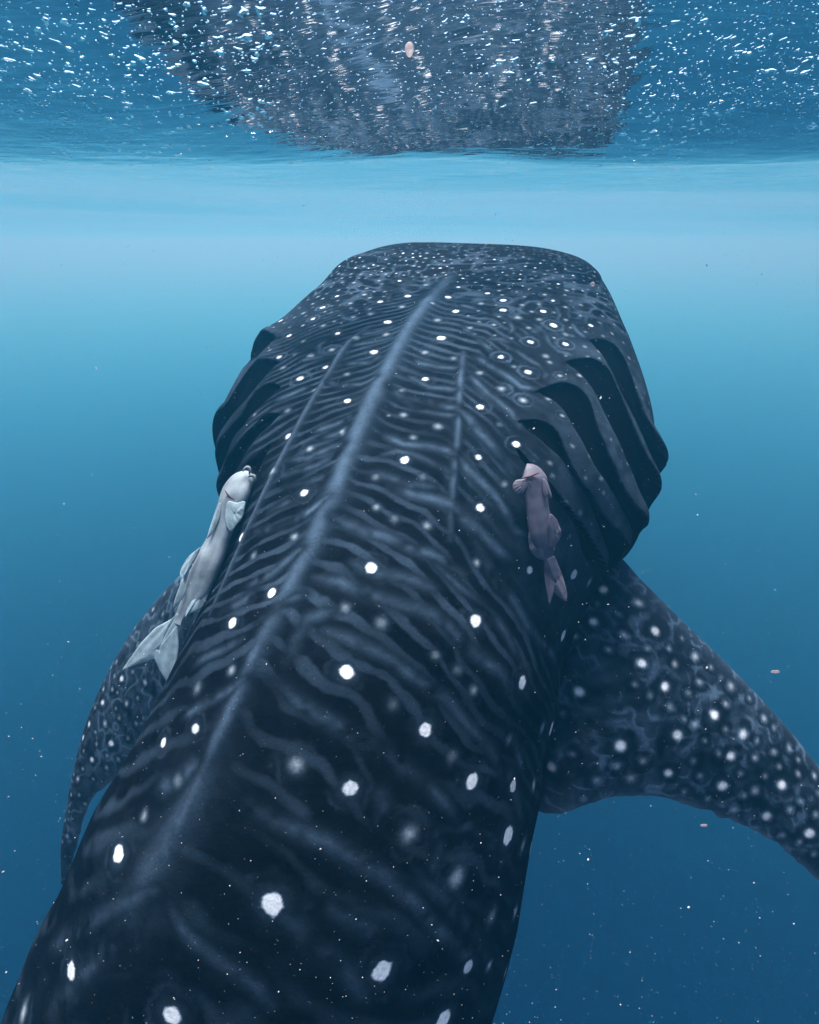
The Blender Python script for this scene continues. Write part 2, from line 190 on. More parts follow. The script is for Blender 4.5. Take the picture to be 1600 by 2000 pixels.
CT=np.array([[-1.62,-2.75,-3.45,0.02,0.05,0.05,2.0,0.903,-0.4292,-0.0214,-0.0572,-0.1693,0.9839],[-1.5,-2.5,-3.4,0.05,0.09,0.09,2.0,0.9492,-0.3138,-0.0225,-0.0553,-0.2366,0.97],[-1.3,-1.8,-3.2,0.13,0.17,0.17,2.0,0.9634,-0.2671,-0.0228,-0.066,-0.3188,0.9455],[-1.1,-1.1,-2.9,0.23,0.26,0.25,2.0,0.9641,-0.2644,-0.0228,-0.092,-0.4137,0.9058],[-0.9,-0.4,-2.52,0.37,0.36,0.34,2.0,0.9557,-0.2934,-0.0226,-0.1581,-0.5523,0.8185],[-0.735,0.17,-2.12,0.4563,0.42,0.42,2.0,0.938,-0.346,-0.0222,-0.2417,-0.6812,0.691],[-0.625,0.485,-1.77,0.6117,0.46,0.48,2.0,0.9157,-0.4013,-0.0217,-0.3107,-0.7402,0.5963],[-0.5557,0.6739,-1.4704,0.5699,0.4629,0.5,1.95,0.9113,-0.4113,-0.0216,-0.32,-0.74,0.5916],[-0.5301,0.7269,-1.3347,0.5689,0.5985,0.505,1.9688,0.8972,-0.4412,-0.0212,-0.3429,-0.7261,0.596],[-0.4801,0.8035,-1.1365,0.543,0.6419,0.51,1.9875,0.8741,-0.4853,-0.0207,-0.3692,-0.6915,0.6208],[-0.426,0.867,-1.0035,0.5032,0.6337,0.515,2.0062,0.8523,-0.5227,-0.0202,-0.3801,-0.6453,0.6626],[-0.3731,0.9282,-0.8905,0.4808,0.6273,0.52,2.025,0.8523,-0.5226,-0.0202,-0.3697,-0.6294,0.6835],[-0.3208,0.9922,-0.7884,0.4706,0.635,0.515,2.0438,0.8642,-0.5027,-0.0204,-0.3451,-0.6218,0.7031],[-0.2778,1.0551,-0.7041,0.4569,0.6158,0.51,2.0625,0.8698,-0.4929,-0.0206,-0.3207,-0.5966,0.7356],[-0.225,1.1316,-0.6223,0.462,0.5843,0.505,2.0813,0.8848,-0.4656,-0.0209,-0.2893,-0.5839,0.7586],[-0.1712,1.238,-0.523,0.4804,0.5474,0.5,2.1,0.9164,-0.3997,-0.0217,-0.2376,-0.5866,0.7742],[-0.1148,1.3947,-0.4023,0.5513,0.4524,0.4733,2.2333,0.9282,-0.3713,-0.022,-0.2094,-0.5703,0.7943],[-0.0727,1.516,-0.3245,0.6236,0.4055,0.4467,2.3667,0.9261,-0.3768,-0.0219,-0.2022,-0.5444,0.8141],[0.0,1.7102,-0.2072,0.6296,0.3522,0.42,2.5,0.9178,-0.3964,-0.0217,-0.2039,-0.5177,0.8309],[0.0706,1.871,-0.1309,0.5568,0.2585,0.38,2.9333,0.9106,-0.4127,-0.0215,-0.1988,-0.4832,0.8526],[0.1184,1.9828,-0.0825,0.4863,0.1884,0.34,3.3667,0.9233,-0.3835,-0.0218,-0.1836,-0.4905,0.8519],[0.1455,2.0694,-0.0431,0.4323,0.1232,0.3,3.8,0.9372,-0.3482,-0.0222,-0.1685,-0.5075,0.845],[0.1689,2.1307,-0.0158,0.41,0.12,0.26,3.0,0.9372,-0.3482,-0.0222,-0.1685,-0.5075,0.845],[0.1919,2.1922,-0.0074,0.37,0.11,0.22,3.0,0.9372,-0.3482,-0.0222,-0.1685,-0.5075,0.845],[0.2132,2.2505,-0.0214,0.29,0.09,0.16,3.0,0.9372,-0.3482,-0.0222,-0.1685,-0.5075,0.845],[0.2301,2.2981,-0.0546,0.17,0.06,0.09,3.0,0.9372,-0.3482,-0.0222,-0.1685,-0.5075,0.845],[0.2367,2.3173,-0.0772,0.02,0.01,0.02,3.0,0.9372,-0.3482,-0.0222,-0.1685,-0.5075,0.845]])
FIN_R=([[0.484,1.68,-0.907],[0.558,1.617,-0.801],[0.631,1.514,-0.848],[0.731,1.471,-0.939],[0.834,1.432,-1.03],[0.934,1.393,-1.124],[1.03,1.36,-1.224],[1.118,1.319,-1.329],[1.201,1.28,-1.438],[1.275,1.234,-1.551],[1.343,1.187,-1.667],[1.403,1.143,-1.789],[1.442,1.091,-1.916]],[[0.28,1.383,-1.48],[0.323,1.282,-1.413],[0.398,1.228,-1.359],[0.521,1.242,-1.326],[0.649,1.241,-1.327],[0.771,1.236,-1.365],[0.889,1.225,-1.414],[0.995,1.203,-1.482],[1.091,1.186,-1.566],[1.181,1.164,-1.655],[1.268,1.141,-1.746],[1.353,1.114,-1.839],[1.435,1.083,-1.932]])
FINSPOTS_R="0.111 0.143 0.0155 0.90;0.166 0.092 0.0151 0.60;0.116 0.269 0.0154 1.00;0.095 0.345 0.0141 0.60;0.075 0.420 0.0142 0.50;0.151 0.328 0.0123 0.50;0.201 0.151 0.0164 0.80;0.161 0.244 0.0123 0.50;0.196 0.311 0.0163 1.00;0.251 0.235 0.0136 0.50;0.281 0.126 0.0150 0.60;0.131 0.529 0.0165 1.00;0.246 0.361 0.0176 1.00;0.342 0.361 0.0189 1.00;0.357 0.126 0.0150 0.50;0.357 0.252 0.0136 0.50;0.216 0.697 0.0227 1.00;0.302 0.580 0.0188 0.80;0.322 0.479 0.0148 0.50;0.271 0.445 0.0148 0.40;0.402 0.353 0.0176 0.80;0.427 0.134 0.0150 0.50;0.397 0.546 0.0175 0.80;0.437 0.445 0.0135 0.50;0.462 0.303 0.0136 0.40;0.492 0.168 0.0137 0.40;0.412 0.765 0.0201 0.90;0.503 0.496 0.0204 0.95;0.467 0.681 0.0162 0.50;0.322 0.824 0.0160 0.70;0.226 0.807 0.0173 0.35;0.206 0.874 0.0186 0.35;0.266 0.882 0.0173 0.35;0.271 0.782 0.0160 0.35;0.121 0.832 0.0177 0.70;0.372 0.773 0.0134 0.30;0.508 0.824 0.0175 0.70;0.538 0.630 0.0135 0.50;0.588 0.672 0.0190 0.90;0.457 0.908 0.0160 0.40;0.457 0.765 0.0134 0.35;0.523 0.294 0.0137 0.40;0.578 0.471 0.0136 0.40;0.553 0.160 0.0137 0.50;0.302 0.244 0.0136 0.40;0.377 0.571 0.0134 0.30;0.226 0.437 0.0135 0.30;0.291 0.336 0.0122 0.30;0.372 0.403 0.0122 0.30;0.347 0.546 0.0108 0.30;0.347 0.697 0.0120 0.25;0.482 0.378 0.0109 0.35;0.543 0.496 0.0122 0.35;0.467 0.529 0.0108 0.30;0.427 0.622 0.0108 0.30;0.407 0.908 0.0120 0.30;0.362 0.916 0.0120 0.30;0.111 0.202 0.0098 0.30;0.080 0.176 0.0100 0.30;0.146 0.185 0.0097 0.30;0.231 0.185 0.0109 0.35;0.251 0.092 0.0096 0.30;0.312 0.118 0.0109 0.35;0.392 0.092 0.0109 0.35;0.452 0.134 0.0109 0.35;0.583 0.815 0.0121 0.40;0.553 0.882 0.0121 0.35;0.618 0.815 0.0122 0.40;0.196 0.244 0.0095 0.30;0.196 0.412 0.0108 0.30;0.302 0.479 0.0108 0.30;0.427 0.328 0.0109 0.30;0.513 0.185 0.0110 0.35;0.573 0.261 0.0123 0.35;0.116 0.630 0.0124 0.25;0.151 0.756 0.0121 0.25"
FIN_L=([[-0.418,1.547,-0.835],[-0.511,1.637,-0.84],[-0.604,1.715,-0.863],[-0.696,1.756,-0.944],[-0.786,1.759,-1.035],[-0.87,1.747,-1.132],[-0.942,1.724,-1.236],[-1.004,1.696,-1.346],[-1.054,1.663,-1.461],[-1.088,1.614,-1.576],[-1.114,1.565,-1.692],[-1.134,1.515,-1.81],[-1.135,1.465,-1.929]],[[-0.516,1.395,-1.194],[-0.573,1.418,-1.252],[-0.63,1.442,-1.309],[-0.687,1.465,-1.367],[-0.748,1.487,-1.42],[-0.812,1.507,-1.471],[-0.879,1.516,-1.521],[-0.947,1.527,-1.57],[-1.003,1.526,-1.633],[-1.043,1.514,-1.705],[-1.068,1.497,-1.783],[-1.094,1.478,-1.861],[-1.127,1.461,-1.937]])
FINSPOTS_L="0.447 0.319 0.0129 0.80;0.538 0.286 0.0131 0.75;0.432 0.538 0.0128 0.60;0.523 0.697 0.0145 0.90;0.613 0.235 0.0116 0.70;0.533 0.487 0.0114 0.60;0.658 0.202 0.0116 0.70;0.618 0.639 0.0114 0.80;0.729 0.059 0.0100 0.60;0.709 0.504 0.0116 0.60;0.804 0.000 0.0100 0.70;0.337 0.076 0.0128 0.50;0.558 0.000 0.0116 0.60;0.538 0.160 0.0115 0.50;0.342 0.529 0.0126 0.50;0.377 0.227 0.0112 0.35;0.412 0.017 0.0114 0.30;0.477 0.101 0.0098 0.35;0.492 0.294 0.0098 0.40;0.472 0.571 0.0096 0.35;0.452 0.765 0.0095 0.35;0.508 0.857 0.0096 0.40;0.568 0.857 0.0097 0.40;0.583 0.563 0.0082 0.35;0.653 0.395 0.0083 0.35;0.673 0.555 0.0082 0.40;0.739 0.252 0.0083 0.40;0.774 0.370 0.0083 0.50;0.724 0.689 0.0082 0.40;0.809 0.403 0.0083 0.40;0.854 0.193 0.0083 0.40;0.864 0.538 0.0083 0.35;0.899 0.227 0.0083 0.35;0.920 0.563 0.0067 0.30;0.482 0.210 0.0082 0.30;0.397 0.370 0.0096 0.30;0.382 0.571 0.0095 0.35;0.407 0.714 0.0095 0.35;0.357 0.370 0.0095 0.30;0.317 0.269 0.0095 0.30;0.508 0.050 0.0082 0.35;0.593 0.000 0.0083 0.35;0.578 0.193 0.0082 0.40;0.477 0.479 0.0081 0.35;0.578 0.445 0.0082 0.35;0.668 0.000 0.0084 0.40;0.553 0.756 0.0081 0.35;0.638 0.815 0.0081 0.40;0.714 0.899 0.0082 0.40;0.467 0.378 0.0081 0.35;0.372 0.723 0.0078 0.30;0.281 0.202 0.0110 0.30;0.302 0.042 0.0112 0.30"
REM_L=([[-0.3714,1.4185,-0.4968],[-0.3814,1.4106,-0.5079],[-0.3949,1.4003,-0.5244],[-0.4048,1.3892,-0.543],[-0.4123,1.3776,-0.5626],[-0.4209,1.3657,-0.5833],[-0.4283,1.3537,-0.6039],[-0.4357,1.3418,-0.6243],[-0.4466,1.3277,-0.6501],[-0.4597,1.3136,-0.6758],[-0.4717,1.2995,-0.7014],[-0.4824,1.2855,-0.7269],[-0.4965,1.2724,-0.7501],[-0.5118,1.2599,-0.7721],[-0.5224,1.2505,-0.7866],[-0.5282,1.2421,-0.7988]],[0.0084,0.0238,0.0333,0.0368,0.0355,0.0319,0.0295,0.0283,0.0306,0.0352,0.0363,0.0339,0.0268,0.0174,0.0128,0.0139])
REM_R=([[0.2528,1.3121,-0.4409],[0.2588,1.3052,-0.449],[0.2638,1.2983,-0.4593],[0.2668,1.2914,-0.4719],[0.2688,1.2836,-0.4888],[0.2711,1.2753,-0.5091],[0.2746,1.2657,-0.5347],[0.2794,1.2582,-0.5576],[0.2854,1.2523,-0.579],[0.2906,1.248,-0.5989],[0.296,1.2444,-0.6192],[0.3005,1.2433,-0.6359],[0.3041,1.2438,-0.6512],[0.309,1.2441,-0.669]],[0.0022,0.0153,0.0241,0.0295,0.0273,0.0262,0.0263,0.0285,0.0307,0.0275,0.0199,0.0122,0.0111,0.0134])
REMFINS_L=[
("pectoral_fin",[[-0.4138,1.3577,-0.5482],[-0.394,1.3568,-0.5504],[-0.3761,1.3609,-0.5483],[-0.3753,1.3532,-0.5589],[-0.3777,1.3473,-0.5729],[-0.3827,1.3395,-0.5835],[-0.3912,1.3322,-0.593],[-0.404,1.3259,-0.608],[-0.4133,1.3295,-0.5994],[-0.4188,1.3413,-0.5792]]),
("pectoral_fin",[[-0.4313,1.3605,-0.5519],[-0.4386,1.3532,-0.5615],[-0.4444,1.3468,-0.5765],[-0.4505,1.3364,-0.5936],[-0.4554,1.3259,-0.6105],[-0.4579,1.3178,-0.6221],[-0.4461,1.3259,-0.6105],[-0.4377,1.3359,-0.5946],[-0.4316,1.3473,-0.5754]]),
("anal_fin",[[-0.4281,1.3029,-0.6703],[-0.4339,1.297,-0.6842],[-0.44,1.288,-0.6978],[-0.4458,1.2817,-0.7128],[-0.4529,1.2705,-0.7316],[-0.4613,1.2588,-0.7514],[-0.4694,1.253,-0.7652],[-0.4799,1.2477,-0.77],[-0.4961,1.2455,-0.7753],[-0.5043,1.2393,-0.7822],[-0.5007,1.2495,-0.7658],[-0.4879,1.2611,-0.746],[-0.4726,1.2772,-0.7156],[-0.4597,1.2911,-0.6903],[-0.4443,1.3029,-0.6703]]),
("dorsal_fin",[[-0.4749,1.3151,-0.644],[-0.4844,1.3101,-0.648],[-0.4972,1.306,-0.6576],[-0.5077,1.2975,-0.6701],[-0.517,1.2907,-0.6862],[-0.5183,1.2822,-0.6986],[-0.5171,1.2755,-0.7146],[-0.5207,1.2661,-0.7291],[-0.5265,1.2567,-0.7435],[-0.53,1.2465,-0.7599],[-0.5207,1.2523,-0.7541],[-0.5114,1.2602,-0.7429],[-0.5057,1.2661,-0.7291],[-0.509,1.2777,-0.7093],[-0.5019,1.2894,-0.6894],[-0.4879,1.3011,-0.6694]]),
("tail_fin",[[-0.527,1.2537,-0.7791],[-0.5375,1.2466,-0.7881],[-0.5537,1.243,-0.7967],[-0.5734,1.2389,-0.8063],[-0.5908,1.2321,-0.8223],[-0.607,1.2254,-0.8383],[-0.6209,1.2177,-0.8564],[-0.6348,1.2101,-0.8746],[-0.6499,1.201,-0.8959],[-0.6302,1.2037,-0.8895],[-0.6082,1.2069,-0.882],[-0.5908,1.2091,-0.8767],[-0.5781,1.211,-0.8724],[-0.5711,1.206,-0.8842],[-0.5642,1.2006,-0.897],[-0.5561,1.1952,-0.9098],[-0.5468,1.1898,-0.9226],[-0.5387,1.1952,-0.9098],[-0.5306,1.2015,-0.8949],[-0.5259,1.2119,-0.8703],[-0.5225,1.2222,-0.8458],[-0.5236,1.2321,-0.8223],[-0.5236,1.2403,-0.8031],[-0.5154,1.2482,-0.7919],[-0.5201,1.2527,-0.7812]]),
]
REMFINS_R=[
("pectoral_fin",[[0.2493,1.2801,-0.4678],[0.2365,1.2823,-0.4663],[0.2257,1.2815,-0.4683],[0.2189,1.2767,-0.4758],[0.2188,1.2719,-0.4855],[0.2253,1.269,-0.4925],[0.2362,1.2681,-0.4945],[0.2448,1.2711,-0.4875],[0.2513,1.2745,-0.4796]]),
("pectoral_fin",[[0.2822,1.2833,-0.4655],[0.292,1.2807,-0.4715],[0.2973,1.2742,-0.4853],[0.3006,1.2698,-0.4963],[0.3006,1.2665,-0.5043],[0.293,1.2681,-0.5003],[0.2865,1.2673,-0.5023],[0.2821,1.273,-0.4883]]),
("anal_fin",[[0.2982,1.253,-0.534],[0.3106,1.251,-0.5438],[0.3178,1.2486,-0.557],[0.3221,1.2431,-0.57],[0.3208,1.2414,-0.5836],[0.3143,1.2372,-0.5937],[0.3088,1.2375,-0.6048],[0.3,1.2362,-0.6078],[0.2968,1.2414,-0.5836],[0.2932,1.246,-0.5558]]),
("dorsal_fin",[[0.2589,1.2457,-0.5616],[0.2529,1.2419,-0.5779],[0.2546,1.2381,-0.5966],[0.2579,1.2326,-0.6096],[0.2654,1.2329,-0.6208],[0.2752,1.2352,-0.6293],[0.2873,1.2339,-0.6324],[0.2873,1.2346,-0.6167],[0.2787,1.239,-0.5945],[0.2692,1.2432,-0.5748]]),
("tail_fin",[[0.2951,1.2344,-0.6314],[0.2909,1.2366,-0.6424],[0.2924,1.2344,-0.6663],[0.2946,1.2258,-0.6867],[0.2991,1.2171,-0.7072],[0.3035,1.208,-0.7287],[0.3068,1.2149,-0.7123],[0.308,1.2232,-0.6929],[0.3157,1.218,-0.7052],[0.3246,1.2141,-0.7144],[0.3358,1.211,-0.7216],[0.3413,1.2119,-0.7195],[0.3424,1.2171,-0.7072],[0.338,1.2249,-0.6888],[0.3313,1.2335,-0.6683],[0.3207,1.2358,-0.6445],[0.3116,1.2369,-0.6253],[0.3039,1.2361,-0.6273]]),
]
MOUTHS=([[-0.4218,1.3714,-0.5248],[-0.4159,1.3678,-0.5334],[-0.4078,1.3646,-0.5409],[-0.3984,1.3628,-0.5452],[-0.3891,1.3614,-0.5484],[-0.3797,1.3609,-0.5495]],[[0.2357,1.2781,-0.4636],[0.2465,1.2793,-0.4606],[0.2562,1.2802,-0.4586],[0.2659,1.2818,-0.4546],[0.2757,1.2831,-0.4516]],[[0.248,1.2735,-0.4654],[0.2545,1.2702,-0.4733],[0.2565,1.2658,-0.4821]])


# ------------------------------------------------------------------ materials
def skin_material(name, dark, pale, spot, attr='skin', rough=0.75):
    m, nt, N, L = new_mat(name)
    out = N.new('ShaderNodeOutputMaterial'); b = N.new('ShaderNodeBsdfPrincipled'); L.new(b.outputs[0], out.inputs[0])
    at = N.new('ShaderNodeAttribute'); at.attribute_name = attr
    sp = N.new('ShaderNodeSeparateColor'); L.new(at.outputs['Color'], sp.inputs[0])
    tx = N.new('ShaderNodeTexCoord')
    n1 = N.new('ShaderNodeTexNoise'); n1.inputs['Scale'].default_value = 14; n1.inputs['Detail'].default_value = 7; n1.inputs['Roughness'].default_value = .7
    n2 = N.new('ShaderNodeTexNoise'); n2.inputs['Scale'].default_value = 160; n2.inputs['Detail'].default_value = 4
    L.new(tx.outputs['Object'], n1.inputs['Vector']); L.new(tx.outputs['Object'], n2.inputs['Vector'])
    # base: mottled dark
    r1 = N.new('ShaderNodeMapRange'); r1.inputs[1].default_value = .32; r1.inputs[2].default_value = .72; L.new(n1.outputs['Fac'], r1.inputs[0])
    base = N.new('ShaderNodeMix'); base.data_type = 'RGBA'; L.new(r1.outputs[0], base.inputs[0])
    base.inputs[6].default_value = (*[c * .55 for c in dark], 1); base.inputs[7].default_value = (*[c * 1.7 for c in dark], 1)
    # stripes with frayed strength
    r2 = N.new('ShaderNodeMapRange'); r2.inputs[1].default_value = .3; r2.inputs[2].default_value = .7; r2.inputs[3].default_value = .82; r2.inputs[4].default_value = 1.15
    L.new(n2.outputs['Fac'], r2.inputs[0])
    ms = N.new('ShaderNodeMath'); ms.operation = 'MULTIPLY'; ms.use_clamp = True; L.new(sp.outputs['Green'], ms.inputs[0]); L.new(r2.outputs[0], ms.inputs[1])
    c2 = N.new('ShaderNodeMix'); c2.data_type = 'RGBA'; L.new(ms.outputs[0], c2.inputs[0]); L.new(base.outputs[2], c2.inputs[6]); c2.inputs[7].default_value = (*pale, 1)
    ms2 = N.new('ShaderNodeMath'); ms2.operation = 'MULTIPLY'; ms2.use_clamp = True; L.new(sp.outputs['Red'], ms2.inputs[0])
    r3 = N.new('ShaderNodeMapRange'); r3.inputs[1].default_value = .25; r3.inputs[2].default_value = .6; r3.inputs[3].default_value = .72; r3.inputs[4].default_value = 1.15
    L.new(n2.outputs['Fac'], r3.inputs[0]); L.new(r3.outputs[0], ms2.inputs[1])
    c3 = N.new('ShaderNodeMix'); c3.data_type = 'RGBA'; L.new(ms2.outputs[0], c3.inputs[0]); L.new(c2.outputs[2], c3.inputs[6]); 
    mid = N.new('ShaderNodeMix'); mid.data_type = 'RGBA'; L.new(sp.outputs['Red'], mid.inputs[0]); mid.inputs[6].default_value = (.16, .27, .36, 1); mid.inputs[7].default_value = (*spot, 1)
    L.new(mid.outputs[2], c3.inputs[7])
    L.new(c3.outputs[2], b.inputs['Base Color'])
    b.inputs['Roughness'].default_value = rough; b.inputs['IOR'].default_value = 1.12
    b.inputs['Specular IOR Level'].default_value = .1
    n3 = N.new('ShaderNodeTexNoise'); n3.inputs['Scale'].default_value = 70; n3.inputs['Detail'].default_value = 8; n3.inputs['Roughness'].default_value = .75; L.new(tx.outputs['Object'], n3.inputs['Vector'])
    bp = N.new('ShaderNodeBump'); bp.inputs['Strength'].default_value = .5; bp.inputs['Distance'].default_value = .004
    L.new(n3.outputs['Fac'], bp.inputs['Height']); L.new(bp.outputs[0], b.inputs['Normal'])
    return m
def plain_material(name, col, var=.25, scale=30, rough=.6, bump=.3, dist=.001, col2=None):
    m, nt, N, L = new_mat(name)
    out = N.new('ShaderNodeOutputMaterial'); b = N.new('ShaderNodeBsdfPrincipled'); L.new(b.outputs[0], out.inputs[0])
    tx = N.new('ShaderNodeTexCoord'); n1 = N.new('ShaderNodeTexNoise'); n1.inputs['Scale'].default_value = scale; n1.inputs['Detail'].default_value = 6
    L.new(tx.outputs['Object'], n1.inputs['Vector'])
    r1 = N.new('ShaderNodeMapRange'); r1.inputs[1].default_value = .3; r1.inputs[2].default_value = .7; L.new(n1.outputs['Fac'], r1.inputs[0])
    mx = N.new('ShaderNodeMix'); mx.data_type = 'RGBA'; L.new(r1.outputs[0], mx.inputs[0])
    c2 = col2 or [min(1, c * (1 + var)) for c in col]
    mx.inputs[6].default_value = (*[c * (1 - var) for c in col], 1); mx.inputs[7].default_value = (*c2, 1)
    L.new(mx.outputs[2], b.inputs['Base Color']); b.inputs['Roughness'].default_value = rough; b.inputs['Specular IOR Level'].default_value = .12
    bp = N.new('ShaderNodeBump'); bp.inputs['Strength'].default_value = bump; bp.inputs['Distance'].default_value = dist
    L.new(n1.outputs['Fac'], bp.inputs['Height']); L.new(bp.outputs[0], b.inputs['Normal'])
    return m
M_SKIN = skin_material('whale_shark_skin', (.0016, .0022, .0038), (.044, .078, .122), (.64, .69, .72))
M_GILL = plain_material('gill_tissue_shade', (.0012, .0014, .0018), rough=1.0)  # dark tissue, with the shade inside the slits painted in as near-black
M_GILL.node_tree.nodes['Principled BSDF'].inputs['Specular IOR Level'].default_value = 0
M_EYE = plain_material('eye_black', (.01, .01, .012), rough=.15)
M_PALE = plain_material('pale_remora_skin', (.10, .14, .175), var=.4, col2=(.20, .26, .30), scale=15, rough=.75, bump=.5)
M_PALEFIN = plain_material('pale_remora_fin', (.18, .26, .30), var=.25, scale=60, rough=.75)
M_PURP = plain_material('brown_remora_skin', (.066, .067, .092), var=.28, scale=25, rough=.5)
M_PURPFIN = plain_material('brown_remora_fin', (.082, .082, .11), var=.25, scale=60, rough=.5)
M_MOUTH = plain_material('mouth_line', (.06, .015, .018), rough=.6)
M_MOUTH2 = plain_material('gill_line', (.05, .035, .04), rough=.7)

# ------------------------------------------------------------------ water surface, haze
def water_surface():
    # polar-ish grid: fine near the camera, coarse to the horizon
    ys = np.concatenate([np.linspace(-6, 0.3, 40)[:-1], np.linspace(0.3, 2.6, 620)[:-1], np.linspace(2.6, 6, 260), 6 * (400 / 6) ** np.linspace(0, 1, 200)[1:]])
    xs = np.concatenate([-3.2 * (380 / 3.2) ** np.linspace(1, 0, 80)[:-1], np.linspace(-3.2, 3.2, 900), 3.2 * (380 / 3.2) ** np.linspace(0, 1, 80)[1:]])
    Y, X = np.meshgrid(ys, xs, indexing='ij')
    Z = np.full_like(X, WAVE_MEAN)
    # long swell: crest overhead, a trough hanging down ahead of the camera, then the next crest
    ty = TROUGH_Y + .05 * np.sin(X * 1.7 + .6) + .03 * np.sin(X * 4.1)
    ph = Y - ty
    Z -= SWELL_A * np.exp(-(ph / np.where(ph < 0, .60 + .30 * np.clip((.12 - X) / .55, 0, 1) ** 1.5, .34)) ** 2) * (1 - .09 * np.exp(-((X - .08) / .28) ** 2) + .05 * np.sin(1.1 * X + 2))
    Z += .022 * np.sin(.9 * Y - .35 * X + .5 * np.sin(.8 * X)) * np.clip((Y - 2.5) / 3, 0, 1)
    Z += .03 * np.sin(.43 * Y + .33 * X + 1 + .6 * np.sin(.5 * X + 1)) * np.clip((Y - 2.5) / 3, 0, 1)
    # choppy cross waves
    r = np.random.default_rng(3)
    for i in range(26):
        lam = .9 * .84 ** i + .035; a = r.uniform(-1.2, 1.2) + (0 if i % 3 else 1.0)
        amp = CHOP * lam ** .85; p = r.uniform(0, 6.28)
        c = (X * math.sin(a) + Y * math.cos(a)) * 2 * math.pi / lam + p + .6 * np.sin(X * 2 + i) + .5 * np.sin(Y * 3 + 2 * i)
        fade = np.clip(1.9 - Y / 3.2, .12, 1)
        s = np.sin(c)
        Z += amp * (s - .35 * np.cos(2 * c)) * fade
    me = grid_mesh('water_surface', np.stack([X, Y, Z], -1))
    m, nt, N, L = new_mat('sea_surface')
    out = N.new('ShaderNodeOutputMaterial')
    tx = N.new('ShaderNodeTexCoord')
    mp = N.new('ShaderNodeMapping'); mp.inputs['Scale'].default_value = (1, .8, 1); L.new(tx.outputs['Object'], mp.inputs[0])
    def noise(sc, det=2, dist=0.0, rough=.5):
        q = N.new('ShaderNodeTexNoise'); q.inputs['Scale'].default_value = sc; q.inputs['Detail'].default_value = det
        q.inputs['Distortion'].default_value = dist; q.inputs['Roughness'].default_value = rough
        L.new(mp.outputs[0], q.inputs['Vector']); return q.outputs['Fac']
    def mth(op, a_, b_):
        q = N.new('ShaderNodeMath'); q.operation = op
        for i_, v_ in enumerate((a_, b_)):
            if isinstance(v_, (int, float)): q.inputs[i_].default_value = v_
            else: L.new(v_, q.inputs[i_])
        return q.outputs[0]
    def peaks(fac, lo, hi):
        q = N.new('ShaderNodeMapRange'); q.interpolation_type = 'SMOOTHSTEP'; q.inputs[1].default_value = lo; q.inputs[2].default_value = hi
        L.new(fac, q.inputs[0]); return q.outputs[0]
    patch = peaks(noise(3.0, 2), .45, .66)                 # where the water is ruffled
    big = mth('MULTIPLY', peaks(noise(PK_S1, 1, .4), PK_L1, .80), patch)      # sparse steep wavelets
    sml = mth('MULTIPLY', peaks(noise(PK_S2, 1, .0), PK_L2, .85), mth('ADD', mth('MULTIPLY', peaks(noise(1.6, 1), .35, .6), .8), .25))           # fine capillary ripples
    sm = N.new('ShaderNodeMapping'); sm.inputs['Scale'].default_value = (2.2, 9, 1); sm.inputs['Rotation'].default_value = (0, 0, .25); L.new(tx.outputs['Object'], sm.inputs[0])
    sn_ = N.new('ShaderNodeTexNoise'); sn_.inputs['Scale'].default_value = 1.6; sn_.inputs['Detail'].default_value = 4; sn_.inputs['Distortion'].default_value = .5
    L.new(sm.outputs[0], sn_.inputs['Vector']); soft = sn_.outputs['Fac']
    b0 = N.new('ShaderNodeBump'); b0.inputs['Strength'].default_value = 1; b0.inputs['Distance'].default_value = SOFT_H; L.new(soft, b0.inputs['Height'])
    b1 = N.new('ShaderNodeBump'); b1.inputs['Strength'].default_value = 1; b1.inputs['Distance'].default_value = PK_H1
    L.new(big, b1.inputs['Height']); L.new(b0.outputs[0], b1.inputs['Normal'])
    b2 = N.new('ShaderNodeBump'); b2.inputs['Strength'].default_value = 1; b2.inputs['Distance'].default_value = PK_H2
    L.new(sml, b2.inputs['Height']); L.new(b1.outputs[0], b2.inputs['Normal'])
    fr = N.new('ShaderNodeFresnel'); fr.inputs['IOR'].default_value = 1.33; L.new(b2.outputs[0], fr.inputs['Normal'])
    gl = N.new('ShaderNodeBsdfGlossy'); gl.inputs['Roughness'].default_value = .06; gl.inputs['Color'].default_value = (.97, .97, .97, 1); L.new(b2.outputs[0], gl.inputs['Normal'])
    tr = N.new('ShaderNodeBsdfTransparent'); tr.inputs['Color'].default_value = (.98, .98, .98, 1)
    mx = N.new('ShaderNodeMixShader'); L.new(fr.outputs[0], mx.inputs[0]); L.new(tr.outputs[0], mx.inputs[1]); L.new(gl.outputs[0], mx.inputs[2])
    L.new(mx.outputs[0], out.inputs['Surface'])
    o = link_mesh('water_surface', me, m)
    tag(o, 'rippled underside of the sea surface with white glints', kind='structure')
WAVE_MEAN, SWELL_A, TROUGH_Y = .395, .225, 1.72
SOFT_H, PK_S1, PK_L1, PK_H1, PK_S2, PK_L2, PK_H2, CHOP = .0038, 64, .63, .009, 170, .66, .0030, .0006
water_surface()

